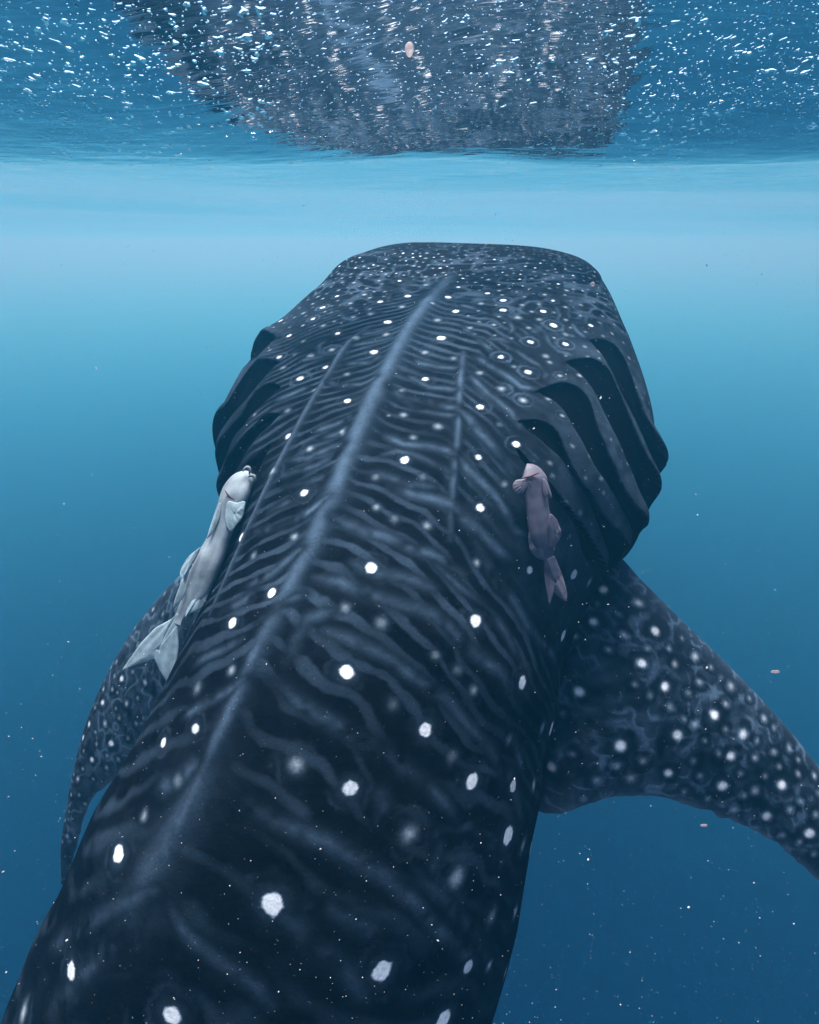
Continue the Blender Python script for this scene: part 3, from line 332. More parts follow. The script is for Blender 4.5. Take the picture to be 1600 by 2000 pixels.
def haze_box():
    x0, x1, y0, y1, z0, z1 = -390, 390, -12, 410, -8.0, 1.0
    v = [(x, y, z) for x in (x0, x1) for y in (y0, y1) for z in (z0, z1)]
    f = [(0, 1, 3, 2), (4, 6, 7, 5), (0, 4, 5, 1), (2, 3, 7, 6), (0, 2, 6, 4), (1, 5, 7, 3)]
    me = bpy.data.meshes.new('haze'); me.from_pydata(v, [], f); me.update()
    m, nt, N, L = new_mat('sea_water_haze')
    out = N.new('ShaderNodeOutputMaterial'); pv = N.new('ShaderNodeVolumePrincipled')
    pv.inputs['Color'].default_value = HAZE_COL; pv.inputs['Density'].default_value = HAZE_D; pv.inputs['Anisotropy'].default_value = HAZE_G
    pv.inputs['Absorption Color'].default_value = HAZE_ABS
    L.new(pv.outputs[0], out.inputs['Volume'])
    o = link_mesh('haze', me, m, smooth=False)
    tag(o, 'blue sea water filling the whole view, paler near the surface', kind='stuff')
HAZE_COL = (.062, .42, .78, 1); HAZE_D = .085; HAZE_G = .76; HAZE_ABS = (.80, .47, .26, 1)
haze_box()

# ------------------------------------------------------------------ whale shark
def cat(v, t):
    k = np.arange(len(v)); m = np.gradient(v, axis=0)
    i = np.clip(np.floor(t).astype(int), 0, len(k) - 2); s = (t - i)[:, None]
    return (2*s**3-3*s**2+1)*v[i]+(s**3-2*s**2+s)*m[i]+(-2*s**3+3*s**2)*v[i+1]+(s**3-s**2)*m[i+1]
def surface(CT, ks, vs):
    """body skin: rows at stations ks, columns at signed girth fraction vs (0 ridge, +-1 belly)"""
    V = cat(CT, ks); L = V[:, 7:10]; L /= np.linalg.norm(L, axis=1)[:, None]; U = V[:, 10:13]
    U -= L*(U*L).sum(1)[:, None]; U /= np.linalg.norm(U, axis=1)[:, None]
    E = (2/V[:, 6])[:, None]; w = np.linspace(0, 1, 401); th = np.pi*(w-0.5*np.sin(4*np.pi*w)/(4*np.pi)*1.9)[None]
    s = np.sin(th).clip(0)**E; c = np.cos(th); cc = np.sign(c)*np.abs(c)**E
    X = V[:, 3:4]*s; H = np.where(c >= 0, V[:, 4:5]*(1-cc), V[:, 4:5]-V[:, 5:6]*cc)
    D = np.sqrt(np.diff(X, axis=1)**2+np.diff(H, axis=1)**2); A = np.concatenate([np.zeros((len(ks), 1)), np.cumsum(D, 1)], 1); A /= A[:, -1:]
    av = np.abs(vs); P = np.empty((len(ks), len(vs), 3)); g = np.sign(vs)
    for i in range(len(ks)):
        x = np.interp(av, A[i], X[i])*g; h = np.interp(av, A[i], H[i])
        P[i] = V[i, :3]+L[i]*x[:, None]-U[i]*h[:, None]
    return P
def normals(P):
    du = np.gradient(P, axis=0); dv = np.gradient(P, axis=1); n = np.cross(dv, du)
    return n/(np.linalg.norm(n, axis=-1, keepdims=True)+1e-12)
def sample_grid(P, ks, vs, k, v):
    fi = np.interp(k, ks, np.arange(len(ks))); fj = np.interp(v, vs, np.arange(len(vs)))
    i = np.clip(fi.astype(int), 0, len(ks)-2); j = np.clip(fj.astype(int), 0, len(vs)-2); a = (fi-i)[..., None]; b = (fj-j)[..., None]
    return (1-a)*((1-b)*P[i, j]+b*P[i, j+1])+a*((1-b)*P[i+1, j]+b*P[i+1, j+1])

KMAX = len(CT) - 1
ks = np.concatenate([np.linspace(0, 6.2, 90)[:-1], np.linspace(6.2, 20.6, 900), np.linspace(20.6, 22, 120)[1:], np.linspace(22, KMAX, 60)[1:]])
vs = np.concatenate([np.linspace(-1, -.62, 26)[:-1], np.linspace(-.62, .62, 640), np.linspace(.62, 1, 26)[1:-1]])
P0 = surface(CT, ks, vs); NN = normals(P0)
n_k, n_v = len(ks), len(vs)
spot = np.zeros((n_k, n_v)); pale = np.zeros((n_k, n_v)); disp = np.zeros((n_k, n_v)); dark = np.ones((n_k, n_v))
KK, VV = np.meshgrid(ks, vs, indexing='ij')
arc = np.concatenate([[0], np.cumsum(np.linalg.norm(np.diff(cat(CT, ks)[:, :3], axis=0), axis=1))])
girth = np.linalg.norm(np.diff(P0, axis=1), axis=2).sum(1)
NOI = vnoise(P0, .05, 1); NOI2 = vnoise(P0, .016, 2); NOI3 = vnoise(P0, .16, 3)
FR = NOI * .5 + NOI2 * .5; NOI4 = vnoise(P0, .006, 4)
def window(p, R):
    """index window of the grid around the (k, v) points p reaching R metres"""
    k0, k1 = p[:, 0].min(), p[:, 0].max(); v0, v1 = p[:, 1].min(), p[:, 1].max()
    a0, a1 = np.interp([k0, k1], ks, arc); i0 = np.searchsorted(arc, a0 - R * 1.6); i1 = np.searchsorted(arc, a1 + R * 1.6)
    i0 = max(i0, 0); i1 = min(i1 + 1, n_k); g = girth[i0:i1].min() / 2 + 1e-6
    j0 = np.searchsorted(vs, v0 - 1.6 * R / g); j1 = np.searchsorted(vs, v1 + 1.6 * R / g)
    return slice(i0, i1), slice(max(j0, 0), min(j1 + 1, n_v))

# --- ground pattern: broken wavy bars across the back, finer toward the head, over soft mottling
lat = VV * girth[:, None] * .5
def flow(ls, lx, shear, seed):
    q = np.stack([(arc[:, None] - shear * np.abs(lat)) / ls + .5 * NOI3, lat / lx + 7 + .3 * NOI3, np.zeros_like(lat) + .5], -1)
    return vnoise(q, 1.0, seed)
mix = np.clip((KK - 13.5) / 3.5, 0, 1)
la = np.abs(lat)
lean_r = .12 * la + .45 * np.clip(la - .2, 0, 9) * np.clip((KK - 12) / 4, .45, 1)
lean = np.where(VV < 0, .62 * la - .25 * np.clip(la - .35, 0, 9), lean_r)
lam = np.interp(ks, [0, 8, 10, 12, 14, 15.5, 17, 18.5, 20], [.16, .125, .10, .074, .048, .037, .029, .023, .020])
base_phase = np.concatenate([[0], np.cumsum(np.diff(arc) / ((lam[1:] + lam[:-1]) / 2))])
W1 = vnoise(P0, .13, 21); W2 = vnoise(P0, .055, 22); W3 = vnoise(P0, .30, 23)
ph_ = base_phase[:, None] + lean / lam[:, None] + .50 * W1 + .22 * W2 + .55 * W3 + np.where(VV < 0, .37, 0)
wv = np.sin(2 * np.pi * ph_)
prof = np.clip((wv + .0 + .30 * NOI + .30 * NOI2) / .72, 0, 1); prof = prof * prof * (3 - 2 * prof) * .86
mask = np.clip(.72 + .75 * flow(.10, .20, .4, 31) + .35 * flow(.05, .09, .4, 32), .10, 1.15)
wide = np.clip((13.5 - KK) / 3, 0, 1)
prof = prof * (1 - wide) + wide * np.clip((wv + .30 + .45 * NOI3 + .2 * NOI) / 1.5, 0, 1) ** 1.5 * .62
bars = .50 * prof * mask
F1 = flow(.020, .034, .2, 6); F2 = flow(.012, .022, .2, 9)           # maze lines of the head
maze = .52 * np.exp(-(F1 / .15) ** 2) * np.clip(.7 + W2, .2, 1) + .08 * np.exp(-(F2 / .2) ** 2)
hm = np.clip((KK + 3.2 * np.abs(VV) - 18.3) / 1.2, 0, 1)
bars = bars * (1 - hm) + maze * hm
bars *= np.interp(ks, [0, 8, 10, 13, 19.5, 20.5, 22], [.4, .68, .85, 1, 1.15, .9, .5])[:, None] * np.interp(np.abs(vs), [0, .30, .45, .6, 1], [1, .95, .6, .4, 0])[None]
flank = np.exp(-((np.abs(VV) - .36) / .13) ** 2) * np.clip((KK - 14.6) / .8, 0, 1) * np.clip((19.2 - KK) / .8, 0, 1)
bars *= 1 - .75 * np.clip(flank * 1.4, 0, 1)
pale = np.maximum(pale, flank * (.30 + .16 * NOI + .14 * NOI2))
pale = np.maximum(pale, bars - .01 + .06 * NOI3 + .04 * NOI + .03 * NOI2)
pale = np.clip(pale, 0, 1)

# --- traced pale stripes and raised ridges
traced = np.zeros((n_k, n_v))
for ln in STRIPES.strip().split('\n'):
    head, pts = ln.split(':'); typ, br, wd = head.split(); br = float(br); wd = float(wd)
    kv = np.array([[float(q) for q in s.split()] for s in pts.split(';')])
    if typ == 'R' and len(kv) > 5 and wd < .1:       # smooth long ridges
        for _ in range(2): kv[1:-1] = .25 * kv[:-2] + .5 * kv[1:-1] + .25 * kv[2:]
    P3 = sample_grid(P0, ks, vs, kv[:, 0], kv[:, 1])
    a, b = window(kv, wd * 2.4)
    G = P0[a, b]; best = np.full(G.shape[:2], 9.)
    tt = np.zeros(G.shape[:2]); tot = np.concatenate([[0], np.cumsum(np.linalg.norm(np.diff(P3, axis=0), axis=1))])
    for q in range(len(P3) - 1):
        A, B = P3[q], P3[q + 1]; ab = B - A; l2 = (ab * ab).sum() + 1e-12
        t = np.clip(((G - A) @ ab) / l2, 0, 1); dd = np.linalg.norm(G - A - t[..., None] * ab, axis=2)
        m = dd < best; best[m] = dd[m]; tt[m] = (tot[q] + t * math.sqrt(l2))[m]
    u = tt / tot[-1]; taper = np.clip(np.minimum(u, 1 - u) * 5 + .35, 0, 1)
    frac = FR[a, b]
    if typ == 'R':
        val = br * 1.1 * np.exp(-(best / (wd * .44)) ** 2) * taper * (1 + .3 * frac) + .12 * np.exp(-(best / (wd * 1.2)) ** 2) * taper * (1 + .8 * frac)
        if wd < .055: disp[a, b] += (.014 if wd > .03 else .007) * np.exp(-(best / (wd * .8)) ** 2) * taper
    else:
        val = br * 1.2 * np.exp(-np.abs(best * (1 + .45 * frac) / (wd * .72)) ** 1.5) * taper * np.clip(.80 + .8 * NOI[a, b] + .55 * NOI2[a, b] + .4 * NOI3[a, b], .12, 1.5)
        traced[a, b] = np.maximum(traced[a, b], np.exp(-(best / (wd * 1.4)) ** 2))
    pale[a, b] = np.where(typ == 'R', np.maximum(pale[a, b], val), np.maximum(pale[a, b] * (1 - .75 * np.exp(-(best / (wd * 1.25)) ** 2)), val))
TG = np.gradient(cat(CT, ks)[:, :3], axis=0); TG /= np.linalg.norm(TG, axis=1)[:, None]
def add_spot(k, v, r, br, ring=0.0):
    a, b = window(np.array([[k, v]]), r * 3.6)
    c = sample_grid(P0, ks, vs, np.array([k]), np.array([v]))[0]
    dv = P0[a, b] - c; ax = TG[np.searchsorted(ks, k)]; sq = 1 + .34 * np.clip((k - 15.5) / 2, 0, 1)
    al = dv @ ax; dd = np.sqrt(np.maximum((dv ** 2).sum(2) - al ** 2, 0) + (al * sq) ** 2) / (r * (.86 if k < 15 else .76))
    dd = dd * (1 + .15 * NOI2[a, b] + .12 * NOI4[a, b])
    hard = np.clip((1.06 - dd) / .22, 0, 1) if br > .7 else np.exp(-(dd / .85) ** 2)
    edge = .9 if br > .7 else 1.0
    spot[a, b] = np.maximum(spot[a, b], hard * (br if br > .7 else br * .72) * edge)
    pale[a, b] *= 1 - .6 * np.clip(1.9 - dd, 0, 1) * (dd > 1)
    if ring > 0: pale[a, b] = np.maximum(pale[a, b], ring * np.exp(-((dd - 2.7) / .42) ** 2) * np.clip(.6 + NOI[a, b], 0, 1))
    pale[a, b] = np.maximum(pale[a, b], .42 * br * np.exp(-(dd / 1.5) ** 2))
placed = []
for s in SPOTS.split(';'):
    k, v, r, br = map(float, s.split()); br *= rng.uniform(.8, 1) if (br > .9 and k > 14) else 1; add_spot(k, v, r, br, .60 if (k > 16.5 and br > .55 and abs(v) > .1) else (.2 if br > .5 else 0))
    placed.append(sample_grid(P0, ks, vs, np.array([k]), np.array([v]))[0])
# small freckles: dense on the snout, sparse rows on the far flanks and the tail stock
def freckles(n, k0, k1, v0, v1, dmin, r0, r1, b0, b1, dk=None):
    for _ in range(n):
        k = rng.uniform(k0, k1); v = rng.uniform(v0, v1) * rng.choice([-1, 1])
        c = sample_grid(P0, ks, vs, np.array([k]), np.array([v]))[0]
        if min(np.linalg.norm(np.array(placed) - c, axis=1)) < dmin: continue
        placed.append(c); add_spot(k, v, rng.uniform(r0, r1), rng.uniform(b0, b1) * (.45 if k > 21.2 else 1))
freckles(2200, 19.4, 23.5, 0, .6, .0195, .0034, .0066, .35, .8)
freckles(900, 18.0, 19.6, .08, .6, .027, .005, .008, .3, .65)
freckles(160, 15.5, 18.4, .3, .6, .045, .006, .009, .15, .45)
freckles(300, 1, 15, .36, .62, .10, .012, .018, .5, 1)
freckles(160, 0.5, 7, 0, .36, .13, .014, .02, .6, 1)

# --- gill slits: flaps that stand proud behind each slit's front edge, and a cavity behind them
gill_bands = []
for ln in GILLS.strip().split('\n'):
    nm, rest = ln.split(':'); up, lo = [np.array([[float(q) for q in s.split()] for s in p.split(';')]) for p in rest.split('|')]
    def mono(c):
        v = np.abs(c[:, 1]); o = [0]
        for i in range(1, len(v)):
            if v[i] > v[o[-1]] + .002: o.append(i)
        return v[o], c[o, 0]
    vu, ku = mono(up); vl, kl = mono(lo)
    sgn = np.sign(up[0, 1]); v0 = min(vu[0], vl[0]); vend = .57 if nm[1] in '1234' else max(vu[-1], vl[-1])
    vv = np.linspace(v0, vend, 90)
    last = min(vu[-1], vl[-1])
    KU = np.interp(vv, vu, ku); KL = np.interp(vv, vl, kl)
    drop = np.clip(vv - last, 0, 1)
    KU = np.where(vv > vu[-1], ku[-1] - (vv - vu[-1]) * .6, KU); KL = np.where(vv > vl[-1], np.minimum(KL, KU - .12), KL)
    KL = np.minimum(KL, KU - .004)
    ker = np.array([1, 2, 3, 2, 1]) / 9.
    for arr in (KU, KL): arr[2:-2] = np.convolve(arr, ker, 'valid')
    w = KU - KL; w *= np.clip((vv - v0) / .012, 0, 1) * np.clip((vend - vv) / .03, 0, 1); KL = KU - np.maximum(w, .0)
    gill_bands.append((nm, sgn, vv, KU, KL))
for nm, sgn, vv, KU, KL in gill_bands:
    side = (VV * sgn > vv[0] - .02) & (VV * sgn < vv[-1] + .03)
    ii, jj = np.nonzero(side & (KK > 14.5) & (KK < 19.8))
    v_ = VV[ii, jj] * sgn; k_ = KK[ii, jj]
    ku = np.interp(v_, vv, KU); kl = np.interp(v_, vv, KL)
    am = np.interp(k_, ks, np.gradient(arc, ks))       # metres per station
    hd = (k_ - ku) * am                                # metres ahead of the flap's free edge
    ends = np.clip((v_ - vv[0] + .01) / .06, 0, 1) * np.clip((vv[-1] + .02 - v_) / .08, 0, 1)
    up_ = (hd >= 0) * np.exp(-(hd / .045) ** 2) * (.009 * ends + .030 * np.exp(-((v_ - .435) / .04) ** 2) * (sgn > 0) + .012 * np.exp(-((v_ - .30) / .05) ** 2) * (sgn < 0))
    wd = np.maximum((ku - kl) * am, 1e-4)
    ins = (k_ < ku) & (k_ > kl)
    t = np.clip((ku - k_) / np.maximum(ku - kl, 1e-4), 0, 1)
    pit = ins * -np.minimum(wd * .9, .045) * np.clip(t * 4, 0, 1) * np.clip((1 - t) * 1.6, 0, 1)
    disp[ii, jj] += up_ + pit
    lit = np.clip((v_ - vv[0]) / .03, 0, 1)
    dark[ii, jj] *= np.where(ins, .12, 1)  # shade of the slit interior painted into the skin colour
    # thin pale rim along the lower lip
    rim = np.exp(-((kl - k_) * am / .004) ** 2) * (k_ < kl) * .28 * ends * (wd > .006)
    pale[ii, jj] = np.maximum(pale[ii, jj], rim)
# overall soft relief: faint muscle folds
disp += .0035 * vnoise(P0, .22, 9) + .0008 * NOI
disp *= np.interp(ks, [0, 3, 22, KMAX], [.2, 1, 1, .1])[:, None]
# gently pale belly
belly = np.clip((np.abs(VV) - .66) / .12, 0, 1)
pale = np.maximum(pale, belly * .9)
P = P0 + NN * disp[..., None]
shark = empty('whale_shark', tuple(float(c) for c in P0[np.searchsorted(ks, 14), 0]))
tag(shark, 'huge dark whale shark with white spots and pale bars swimming away under the surface', 'whale shark')
me = grid_mesh('body', P, wrap=True)
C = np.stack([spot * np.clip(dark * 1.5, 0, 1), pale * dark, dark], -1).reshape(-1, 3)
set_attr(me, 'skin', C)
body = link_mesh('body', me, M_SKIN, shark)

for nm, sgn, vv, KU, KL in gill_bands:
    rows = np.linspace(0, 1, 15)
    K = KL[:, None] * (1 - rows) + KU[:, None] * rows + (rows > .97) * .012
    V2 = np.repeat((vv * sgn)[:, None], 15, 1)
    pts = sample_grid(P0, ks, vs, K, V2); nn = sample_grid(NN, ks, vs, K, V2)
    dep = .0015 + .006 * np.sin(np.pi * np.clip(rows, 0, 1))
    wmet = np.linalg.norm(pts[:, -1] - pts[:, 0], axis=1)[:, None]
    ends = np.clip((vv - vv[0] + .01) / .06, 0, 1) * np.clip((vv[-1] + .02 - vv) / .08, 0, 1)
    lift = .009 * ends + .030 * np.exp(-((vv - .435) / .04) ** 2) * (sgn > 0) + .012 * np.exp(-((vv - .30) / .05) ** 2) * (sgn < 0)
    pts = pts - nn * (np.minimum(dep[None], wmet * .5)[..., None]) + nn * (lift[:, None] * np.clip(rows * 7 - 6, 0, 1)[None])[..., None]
    g = link_mesh('gill_slit', grid_mesh('gill_slit', pts), M_GILL, shark)  # near-black strip lining the slit, its shade put into the colour

def fin(name, lead, trail, thick, spots, seed, root_fade=.0, n=260, m=200):
    A = np.array(lead); B = np.array(trail); n0 = len(A)
    u = np.linspace(0, 1, n); w = np.linspace(0, 1, m)
    LA = cat(A, u * (n0 - 1)); LB = cat(B, u * (n0 - 1))
    ws = (1 - np.cos(np.pi * w)) / 2
    Sx = LA[:, None] * (1 - ws)[None, :, None] + LB[:, None] * ws[None, :, None]
    nrm = normals(Sx)
    if nrm[n // 3, m // 2, 2] < 0: nrm = -nrm
    prof = 2.6 * np.sqrt(np.clip(ws, 0, 1)) * (1 - ws) ** 1.1
    th = thick * (1 - .78 * u)[:, None] * prof[None]
    camber = (.03 * np.sin(np.pi * ws))[None] * (1 - u)[:, None]
    N1 = vnoise(Sx, .05, seed); N2 = vnoise(Sx, .016, seed + 1); N3 = vnoise(Sx, .02, seed + 2)
    ragged = (ws ** 8)[None] * (.006 * vnoise(Sx, .03, seed + 4) + .003 * N2)
    chord = LB - LA; chord /= np.linalg.norm(chord, axis=1)[:, None] + 1e-9
    Sx = Sx + chord[:, None] * ragged[..., None]
    top = Sx + nrm * (th * .5 + camber)[..., None]; bot = Sx + nrm * (camber - th * .5)[..., None]
    ring = np.concatenate([top, bot[:, ::-1][:, 1:-1]], 1)
    spf = np.zeros((n, m)); plf = np.clip(.20 + .20 * N3 + .14 * N1, 0, .6)
    # worm-like pale marks between the spots
    F1 = vnoise(Sx, .028, seed + 6); plf = np.maximum(plf, 1.1 * np.exp(-(F1 / .16) ** 2) * np.clip(.6 + N1 + .4 * N3, 0, 1))
    for s in spots.split(';'):
        if not s: continue
        a, b, r, br = map(float, s.split())
        r *= .84; i = min(int(round(a * (n - 1))), n - 1); j = int(np.argmin(np.abs(ws - b)))
        R = int(r * 4 / (np.linalg.norm(LA[-1] - LA[0]) / n)) + 3
        sl = (slice(max(i - R, 0), i + R), slice(None))
        dd = np.linalg.norm(Sx[sl] - Sx[i, j], axis=2) / r * (1 + .22 * N2[sl])
        core = np.exp(-(dd / .66) ** 2) if br < .7 else np.exp(-(dd / .78) ** 4)
        spf[sl] = np.maximum(spf[sl], core * br)
        plf[sl] *= 1 - .7 * np.exp(-((dd - 1.7) / .5) ** 2)
        if br > .7: plf[sl] = np.maximum(plf[sl], .8 * np.exp(-((dd - 3.0) / .5) ** 2) * np.clip(.65 + N1[sl] + .5 * N3[sl], 0, 1))
        plf[sl] = np.maximum(plf[sl], .36 * br * np.exp(-(dd / 1.2) ** 2))
    edge = np.exp(-((1 - ws) / .06)) * .6
    plf = np.maximum(plf, edge[None] * (1 + .4 * N2))
    plf = np.maximum(plf, (np.exp(-(ws / .10)) * .42)[None] * (1 + .3 * N2))
    c1 = np.stack([spf, plf, np.ones_like(spf)], -1)
    c2 = np.stack([np.zeros_like(spf), np.full_like(spf, .6), np.ones_like(spf)], -1)[:, ::-1][:, 1:-1]
    me = grid_mesh(name, ring, wrap=True); set_attr(me, 'skin', np.concatenate([c1, c2], 1).reshape(-1, 3))
    return link_mesh(name, me, M_SKIN, shark)
f_r = fin('pectoral_fin', *FIN_R, .075, FINSPOTS_R, 40)
f_l = fin('pectoral_fin', *FIN_L, .075, FINSPOTS_L, 60)
f_r['label'] = 'broad right pectoral fin with many white spots'
f_l['label'] = 'left pectoral fin hanging down behind the pale remora'
# dorsal and tail fins, behind the camera
Vt = cat(CT, np.array([4.2, 4.5, 4.8, 5.1, 5.4, 3.0, 3.15, 3.3]))
def frm(k):
    V = cat(CT, np.array([k]))[0]; U = V[10:13] / np.linalg.norm(V[10:13]); V2 = cat(CT, np.array([k - .05]))[0]
    T = V[:3] - V2[:3]; T /= np.linalg.norm(T); return V[:3], U, T
def median_fin(name, k_lead, k_trail, h, sweep, n=12):
    c1, U1, T1 = frm(k_lead); c2, U2, T2 = frm(k_trail)
    U = (U1 + U2) / 2; T = (T1 + T2) / 2; t = np.linspace(0, 1, n)[:, None]
    lead = c1 - U * .06 + (U * h - T * sweep * h) * t + T * (-.10 * np.sin(np.pi * t) * h * -1) * .6
    trail = c2 - U * .06 + (U * h * .98 - T * (sweep * h - np.linalg.norm(c1 - c2) * .93)) * t
    return fin(name, lead.tolist(), trail.tolist(), .035, '', 80, n=40, m=40)
median_fin('dorsal_fin', 3.85, 3.3, .34, .75)
median_fin('second_dorsal_fin', 2.35, 2.1, .14, .8)
cT, UT, TT = frm(.35)
t = np.linspace(0, 1, 12)[:, None]
fin('tail_fin', (cT + TT * .25 - UT * .02 + (UT * 1.0 - TT * 1.0) * t).tolist(), (cT - TT * .12 - UT * .02 + (UT * .97 - TT * .68) * t + TT * .08 * np.sin(np.pi * t)).tolist(), .035, '', 90, n=40, m=40)
fin('tail_fin', (cT + TT * .22 - UT * .05 - (UT * .55 + TT * .55) * t).tolist(), (cT - TT * .12 - UT * .05 - (UT * .53 + TT * .25) * t).tolist(), .035, '', 95, n=40, m=40)
# eyes low on the sides of the head
for sgn in (-1, 1):
    c = sample_grid(P0, ks, vs, np.array([20.2]), np.array([.60 * sgn]))[0]; nn = sample_grid(NN, ks, vs, np.array([20.2]), np.array([.60 * sgn]))[0]
    th, ph2 = np.meshgrid(np.linspace(0, np.pi, 12), np.linspace(0, 2 * np.pi, 17)[:-1], indexing='ij')
    e = np.stack([np.sin(th) * np.cos(ph2), np.sin(th) * np.sin(ph2), np.cos(th)], -1) * .017 + c + nn * .002
    link_mesh('eye', grid_mesh('eye', e, wrap=True), M_EYE, shark)

# ------------------------------------------------------------------ remoras
def tube(name, pts, r, mat, parent, nseg=8):
    A = np.array(pts); A = cat(A, np.linspace(0, len(A) - 1, 40)); T = np.gradient(A, axis=0); T /= np.linalg.norm(T, axis=1)[:, None]
    a = np.cross(T, [0, 0, 1.]); a /= np.linalg.norm(a, axis=1)[:, None]; b = np.cross(a, T)
    u = np.linspace(0, 1, 40); rr = r * np.sqrt(np.clip(np.sin(np.pi * np.clip(u, .02, .98)), 0, 1))
    ph = np.linspace(0, 2 * np.pi, nseg + 1)[:-1]
    G = A[:, None] + a[:, None] * (rr[:, None] * np.cos(ph))[..., None] + b[:, None] * (rr[:, None] * np.sin(ph))[..., None]
    return link_mesh(name, grid_mesh(name, G, wrap=True), mat, parent)
def fish(label, C, W, fins, mbody, mfin, up, mouth, thick, group, gill=None):
    C = np.array(C); W = np.array(W); n = 150
    root = empty('remora', tuple(float(q) for q in C[4])); tag(root, label, 'remora', group)
    t = np.linspace(0, len(C) - 1, n); A = cat(C, t); Wd = cat(W[:, None], t)[:, 0].clip(.0015)
    u = t / t[-1]; Wd = Wd * np.sqrt(np.clip(u / .025, .02, 1)) * 1.0
    T = np.gradient(A, axis=0); T /= np.linalg.norm(T, axis=1)[:, None]
    up = np.array(up, float); up = up[None] - T * (T @ up)[:, None]; up /= np.linalg.norm(up, axis=1)[:, None]
    S = np.cross(T, up)
    ph = np.linspace(0, 2 * np.pi, 49)[:-1]; hh = np.minimum(Wd * thick, .055) * np.interp(u, [0, .08, .2, .5, .85, 1], [.55, .8, .9, 1.0, .6, .25])
    cs, sn = np.cos(ph), np.sin(ph)
    keel = 1 + .10 * np.exp(-((ph - np.pi / 2) / .35) ** 2)
    # soft furrows along the belly
    fur = -.05 * np.exp(-((np.abs(ph - np.pi / 2) - .55) / .12) ** 2)
    G = A[:, None] + S[:, None] * (Wd[:, None] * cs)[..., None] + up[:, None] * (hh[:, None] * np.sign(sn) * np.abs(sn) ** .8 * (keel + fur))[..., None]
    G += vnoise(G, .02, 11)[..., None] * up[:, None] * .0008
    link_mesh('body', grid_mesh('body', G, wrap=True), mbody, root)
    for nm, pts in fins:
        p = np.array(pts); c0 = p.mean(0); m = len(p)
        # dense closed outline, then rings toward the middle: a thin lens with a soft edge
        tt = np.linspace(0, m, m * 5 + 1)[:-1]; pc = np.concatenate([p[-2:], p, p[:3]]); out = cat(pc, tt + 2)
        if nm == 'tail_fin': out = np.stack([np.interp(tt, np.arange(m + 1), np.append(p[:, q], p[0, q])) for q in range(3)], 1) * .5 + out * .5
        fn = np.array(up.mean(0)); rings = []
        sc = [1, .985, .95, .9, .82, .75, .65, .55, .42, .3, .17, .05]; hz = [0, .0012, .0018, .0022, .0026, .0030, .0034, .0038, .0040, .0042, .0043, .0044]
        rt = p[0] if nm != 'tail_fin' else (p[0] + p[-1]) / 2
        e1 = c0 - rt; e1 /= np.linalg.norm(e1); e2 = np.cross(fn / np.linalg.norm(fn), e1)
        for s_, h_ in zip(sc, hz):
            q_ = c0 + (out - c0) * s_; ang = np.arctan2((q_ - rt) @ e2, (q_ - rt) @ e1)
            rings.append(q_ + fn * (h_ + .0005 * np.sin(ang * 30) * (s_ < .95))[:, None])
        for s_, h_ in zip(sc[::-1], hz[::-1]): rings.append(c0 + (out - c0) * s_ - fn * (h_ * .5))
        link_mesh(nm, grid_mesh(nm, np.array(rings), wrap=True), mfin, root)
    if mouth: tube('mouth', mouth, .0022, M_MOUTH, root)
    if gill: tube('gill_cover', gill, .0014, M_MOUTH2, root)
    return root
JAW = [[[-0.3836, 1.3977, -0.4895],[-0.3777, 1.4004, -0.483],[-0.3707, 1.4013, -0.4808],[-0.3671, 1.3986, -0.4873],[-0.3683, 1.3945, -0.4971]],[[-0.3707, 1.3926, -0.5014],[-0.3648, 1.394, -0.4982],[-0.3577, 1.3936, -0.4992],[-0.3566, 1.3904, -0.5068],[-0.3613, 1.3881, -0.5123]]]
GROUP = 'remoras riding on the whale shark'
rl = fish('pale grey remora hanging belly out on the left flank of the shark', *REM_L, REMFINS_L, M_PALE, M_PALEFIN, (-.45, -.80, .40), MOUTHS[0], .62, GROUP)
for j_ in JAW: tube('jaw', j_, .0042, M_PALE, rl)
rr_ = fish('small purplish brown remora lying on the right shoulder of the shark', *REM_R, REMFINS_R, M_PURP, M_PURPFIN, (.25, -.78, .57), MOUTHS[1], .45, GROUP, gill=MOUTHS[2])

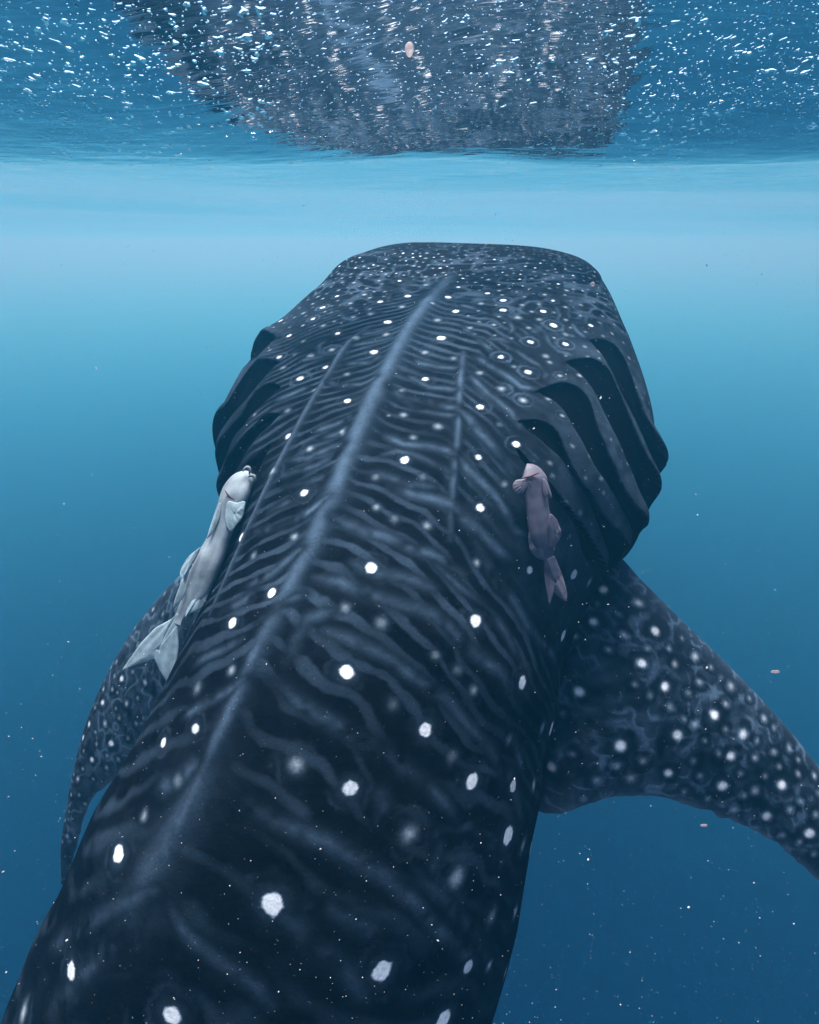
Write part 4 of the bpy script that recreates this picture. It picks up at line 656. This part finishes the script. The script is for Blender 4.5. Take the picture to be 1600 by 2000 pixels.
# ------------------------------------------------------------------ drifting specks
def specks(name, n, seed, mat, label):
    r = np.random.default_rng(seed); out = []
    d = r.uniform(.35, 1, n) ** .7 * 3.2; d = .45 + d * r.uniform(.02, 1, n)
    yaw = r.uniform(-1, 1, n) * 1.0; pt = r.uniform(-1.15, .22, n)
    c = np.stack([d * np.sin(yaw) * np.cos(pt), d * np.cos(yaw) * np.cos(pt), d * np.sin(pt)], 1)
    c = c[c[:, 2] < .3]; n = len(c)
    s = (.00020 + .00019 * r.exponential(1, n)) * np.clip(np.linalg.norm(c, axis=1), .5, 2)
    dirs = r.normal(size=(n, 3)); dirs /= np.linalg.norm(dirs, axis=1)[:, None]; el = r.uniform(1, 2.6, n)
    o = np.array([[1, 0, 0], [-1, 0, 0], [0, 1, 0], [0, -1, 0], [0, 0, 1], [0, 0, -1]], float)
    V = c[:, None] + s[:, None, None] * o[None] + dirs[:, None] * ((o @ np.ones(3))[None, :, None] * (s * (el - 1))[:, None, None] * .5)
    f = np.array([[0, 2, 4], [2, 1, 4], [1, 3, 4], [3, 0, 4], [2, 0, 5], [1, 2, 5], [3, 1, 5], [0, 3, 5]])
    F = (f[None] + 6 * np.arange(n)[:, None, None]).reshape(-1, 3)
    me = bpy.data.meshes.new(name); me.from_pydata(V.reshape(-1, 3).tolist(), [], F.tolist()); me.update()
    ob = link_mesh(name, me, mat, smooth=False); tag(ob, label, kind='stuff')
M_SNOW = plain_material('marine_snow', (.30, .34, .37), rough=.8)
M_PINK, _nt, _N, _L = new_mat('pink_fleck')
_o = _N.new('ShaderNodeOutputMaterial'); _m = _N.new('ShaderNodeMixShader'); _t = _N.new('ShaderNodeBsdfTranslucent'); _d = _N.new('ShaderNodeBsdfDiffuse'); _p = _N.new('ShaderNodeBsdfTransparent'); _m2 = _N.new('ShaderNodeMixShader')
_t.inputs[0].default_value = (.6, .5, .5, 1); _d.inputs[0].default_value = (.4, .3, .29, 1); _m.inputs[0].default_value = .4; _m2.inputs[0].default_value = .6
_L.new(_t.outputs[0], _m.inputs[1]); _L.new(_d.outputs[0], _m.inputs[2]); _L.new(_m.outputs[0], _m2.inputs[1]); _L.new(_p.outputs[0], _m2.inputs[2]); _L.new(_m2.outputs[0], _o.inputs[0])
specks('marine_snow', 10000, 21, M_SNOW, 'fine white specks drifting everywhere in the water')
def debris(pos, r, label, el=(1, 1, 1), seed=0):
    th, ph2 = np.meshgrid(np.linspace(0, np.pi, 14), np.linspace(0, 2 * np.pi, 21)[:-1], indexing='ij')
    e = np.stack([np.sin(th) * np.cos(ph2) * el[0], np.sin(th) * np.sin(ph2) * el[1], np.cos(th) * el[2]], -1) * r
    e = e * (1 + .18 * vnoise(e + seed, r * .9, seed))[..., None]
    ob = link_mesh('drifting_particle', grid_mesh('drifting_particle', e, wrap=True), M_PINK); ob.location = pos
    tag(ob, label, 'particle', 'pinkish particles drifting in the water')
debris((0.4903, 1.8216, -0.1079), .0058, 'pinkish round particle against the right shoulder of the shark head', seed=1)
debris((0.6547, 0.9482, -0.7106), .0042, 'small orange particle in open water right of the shark, above the fin', (1.9, .6, .6), 2)
debris((0.5265, 0.8413, -0.9637), .0036, 'small orange particle in open water just below the right pectoral fin', (1.9, .6, .6), 3)
debris((0.0, 0.7446, 0.1694), .0048, 'pale pink round particle close under the middle of the surface', (1, 1, 1.25), 4)
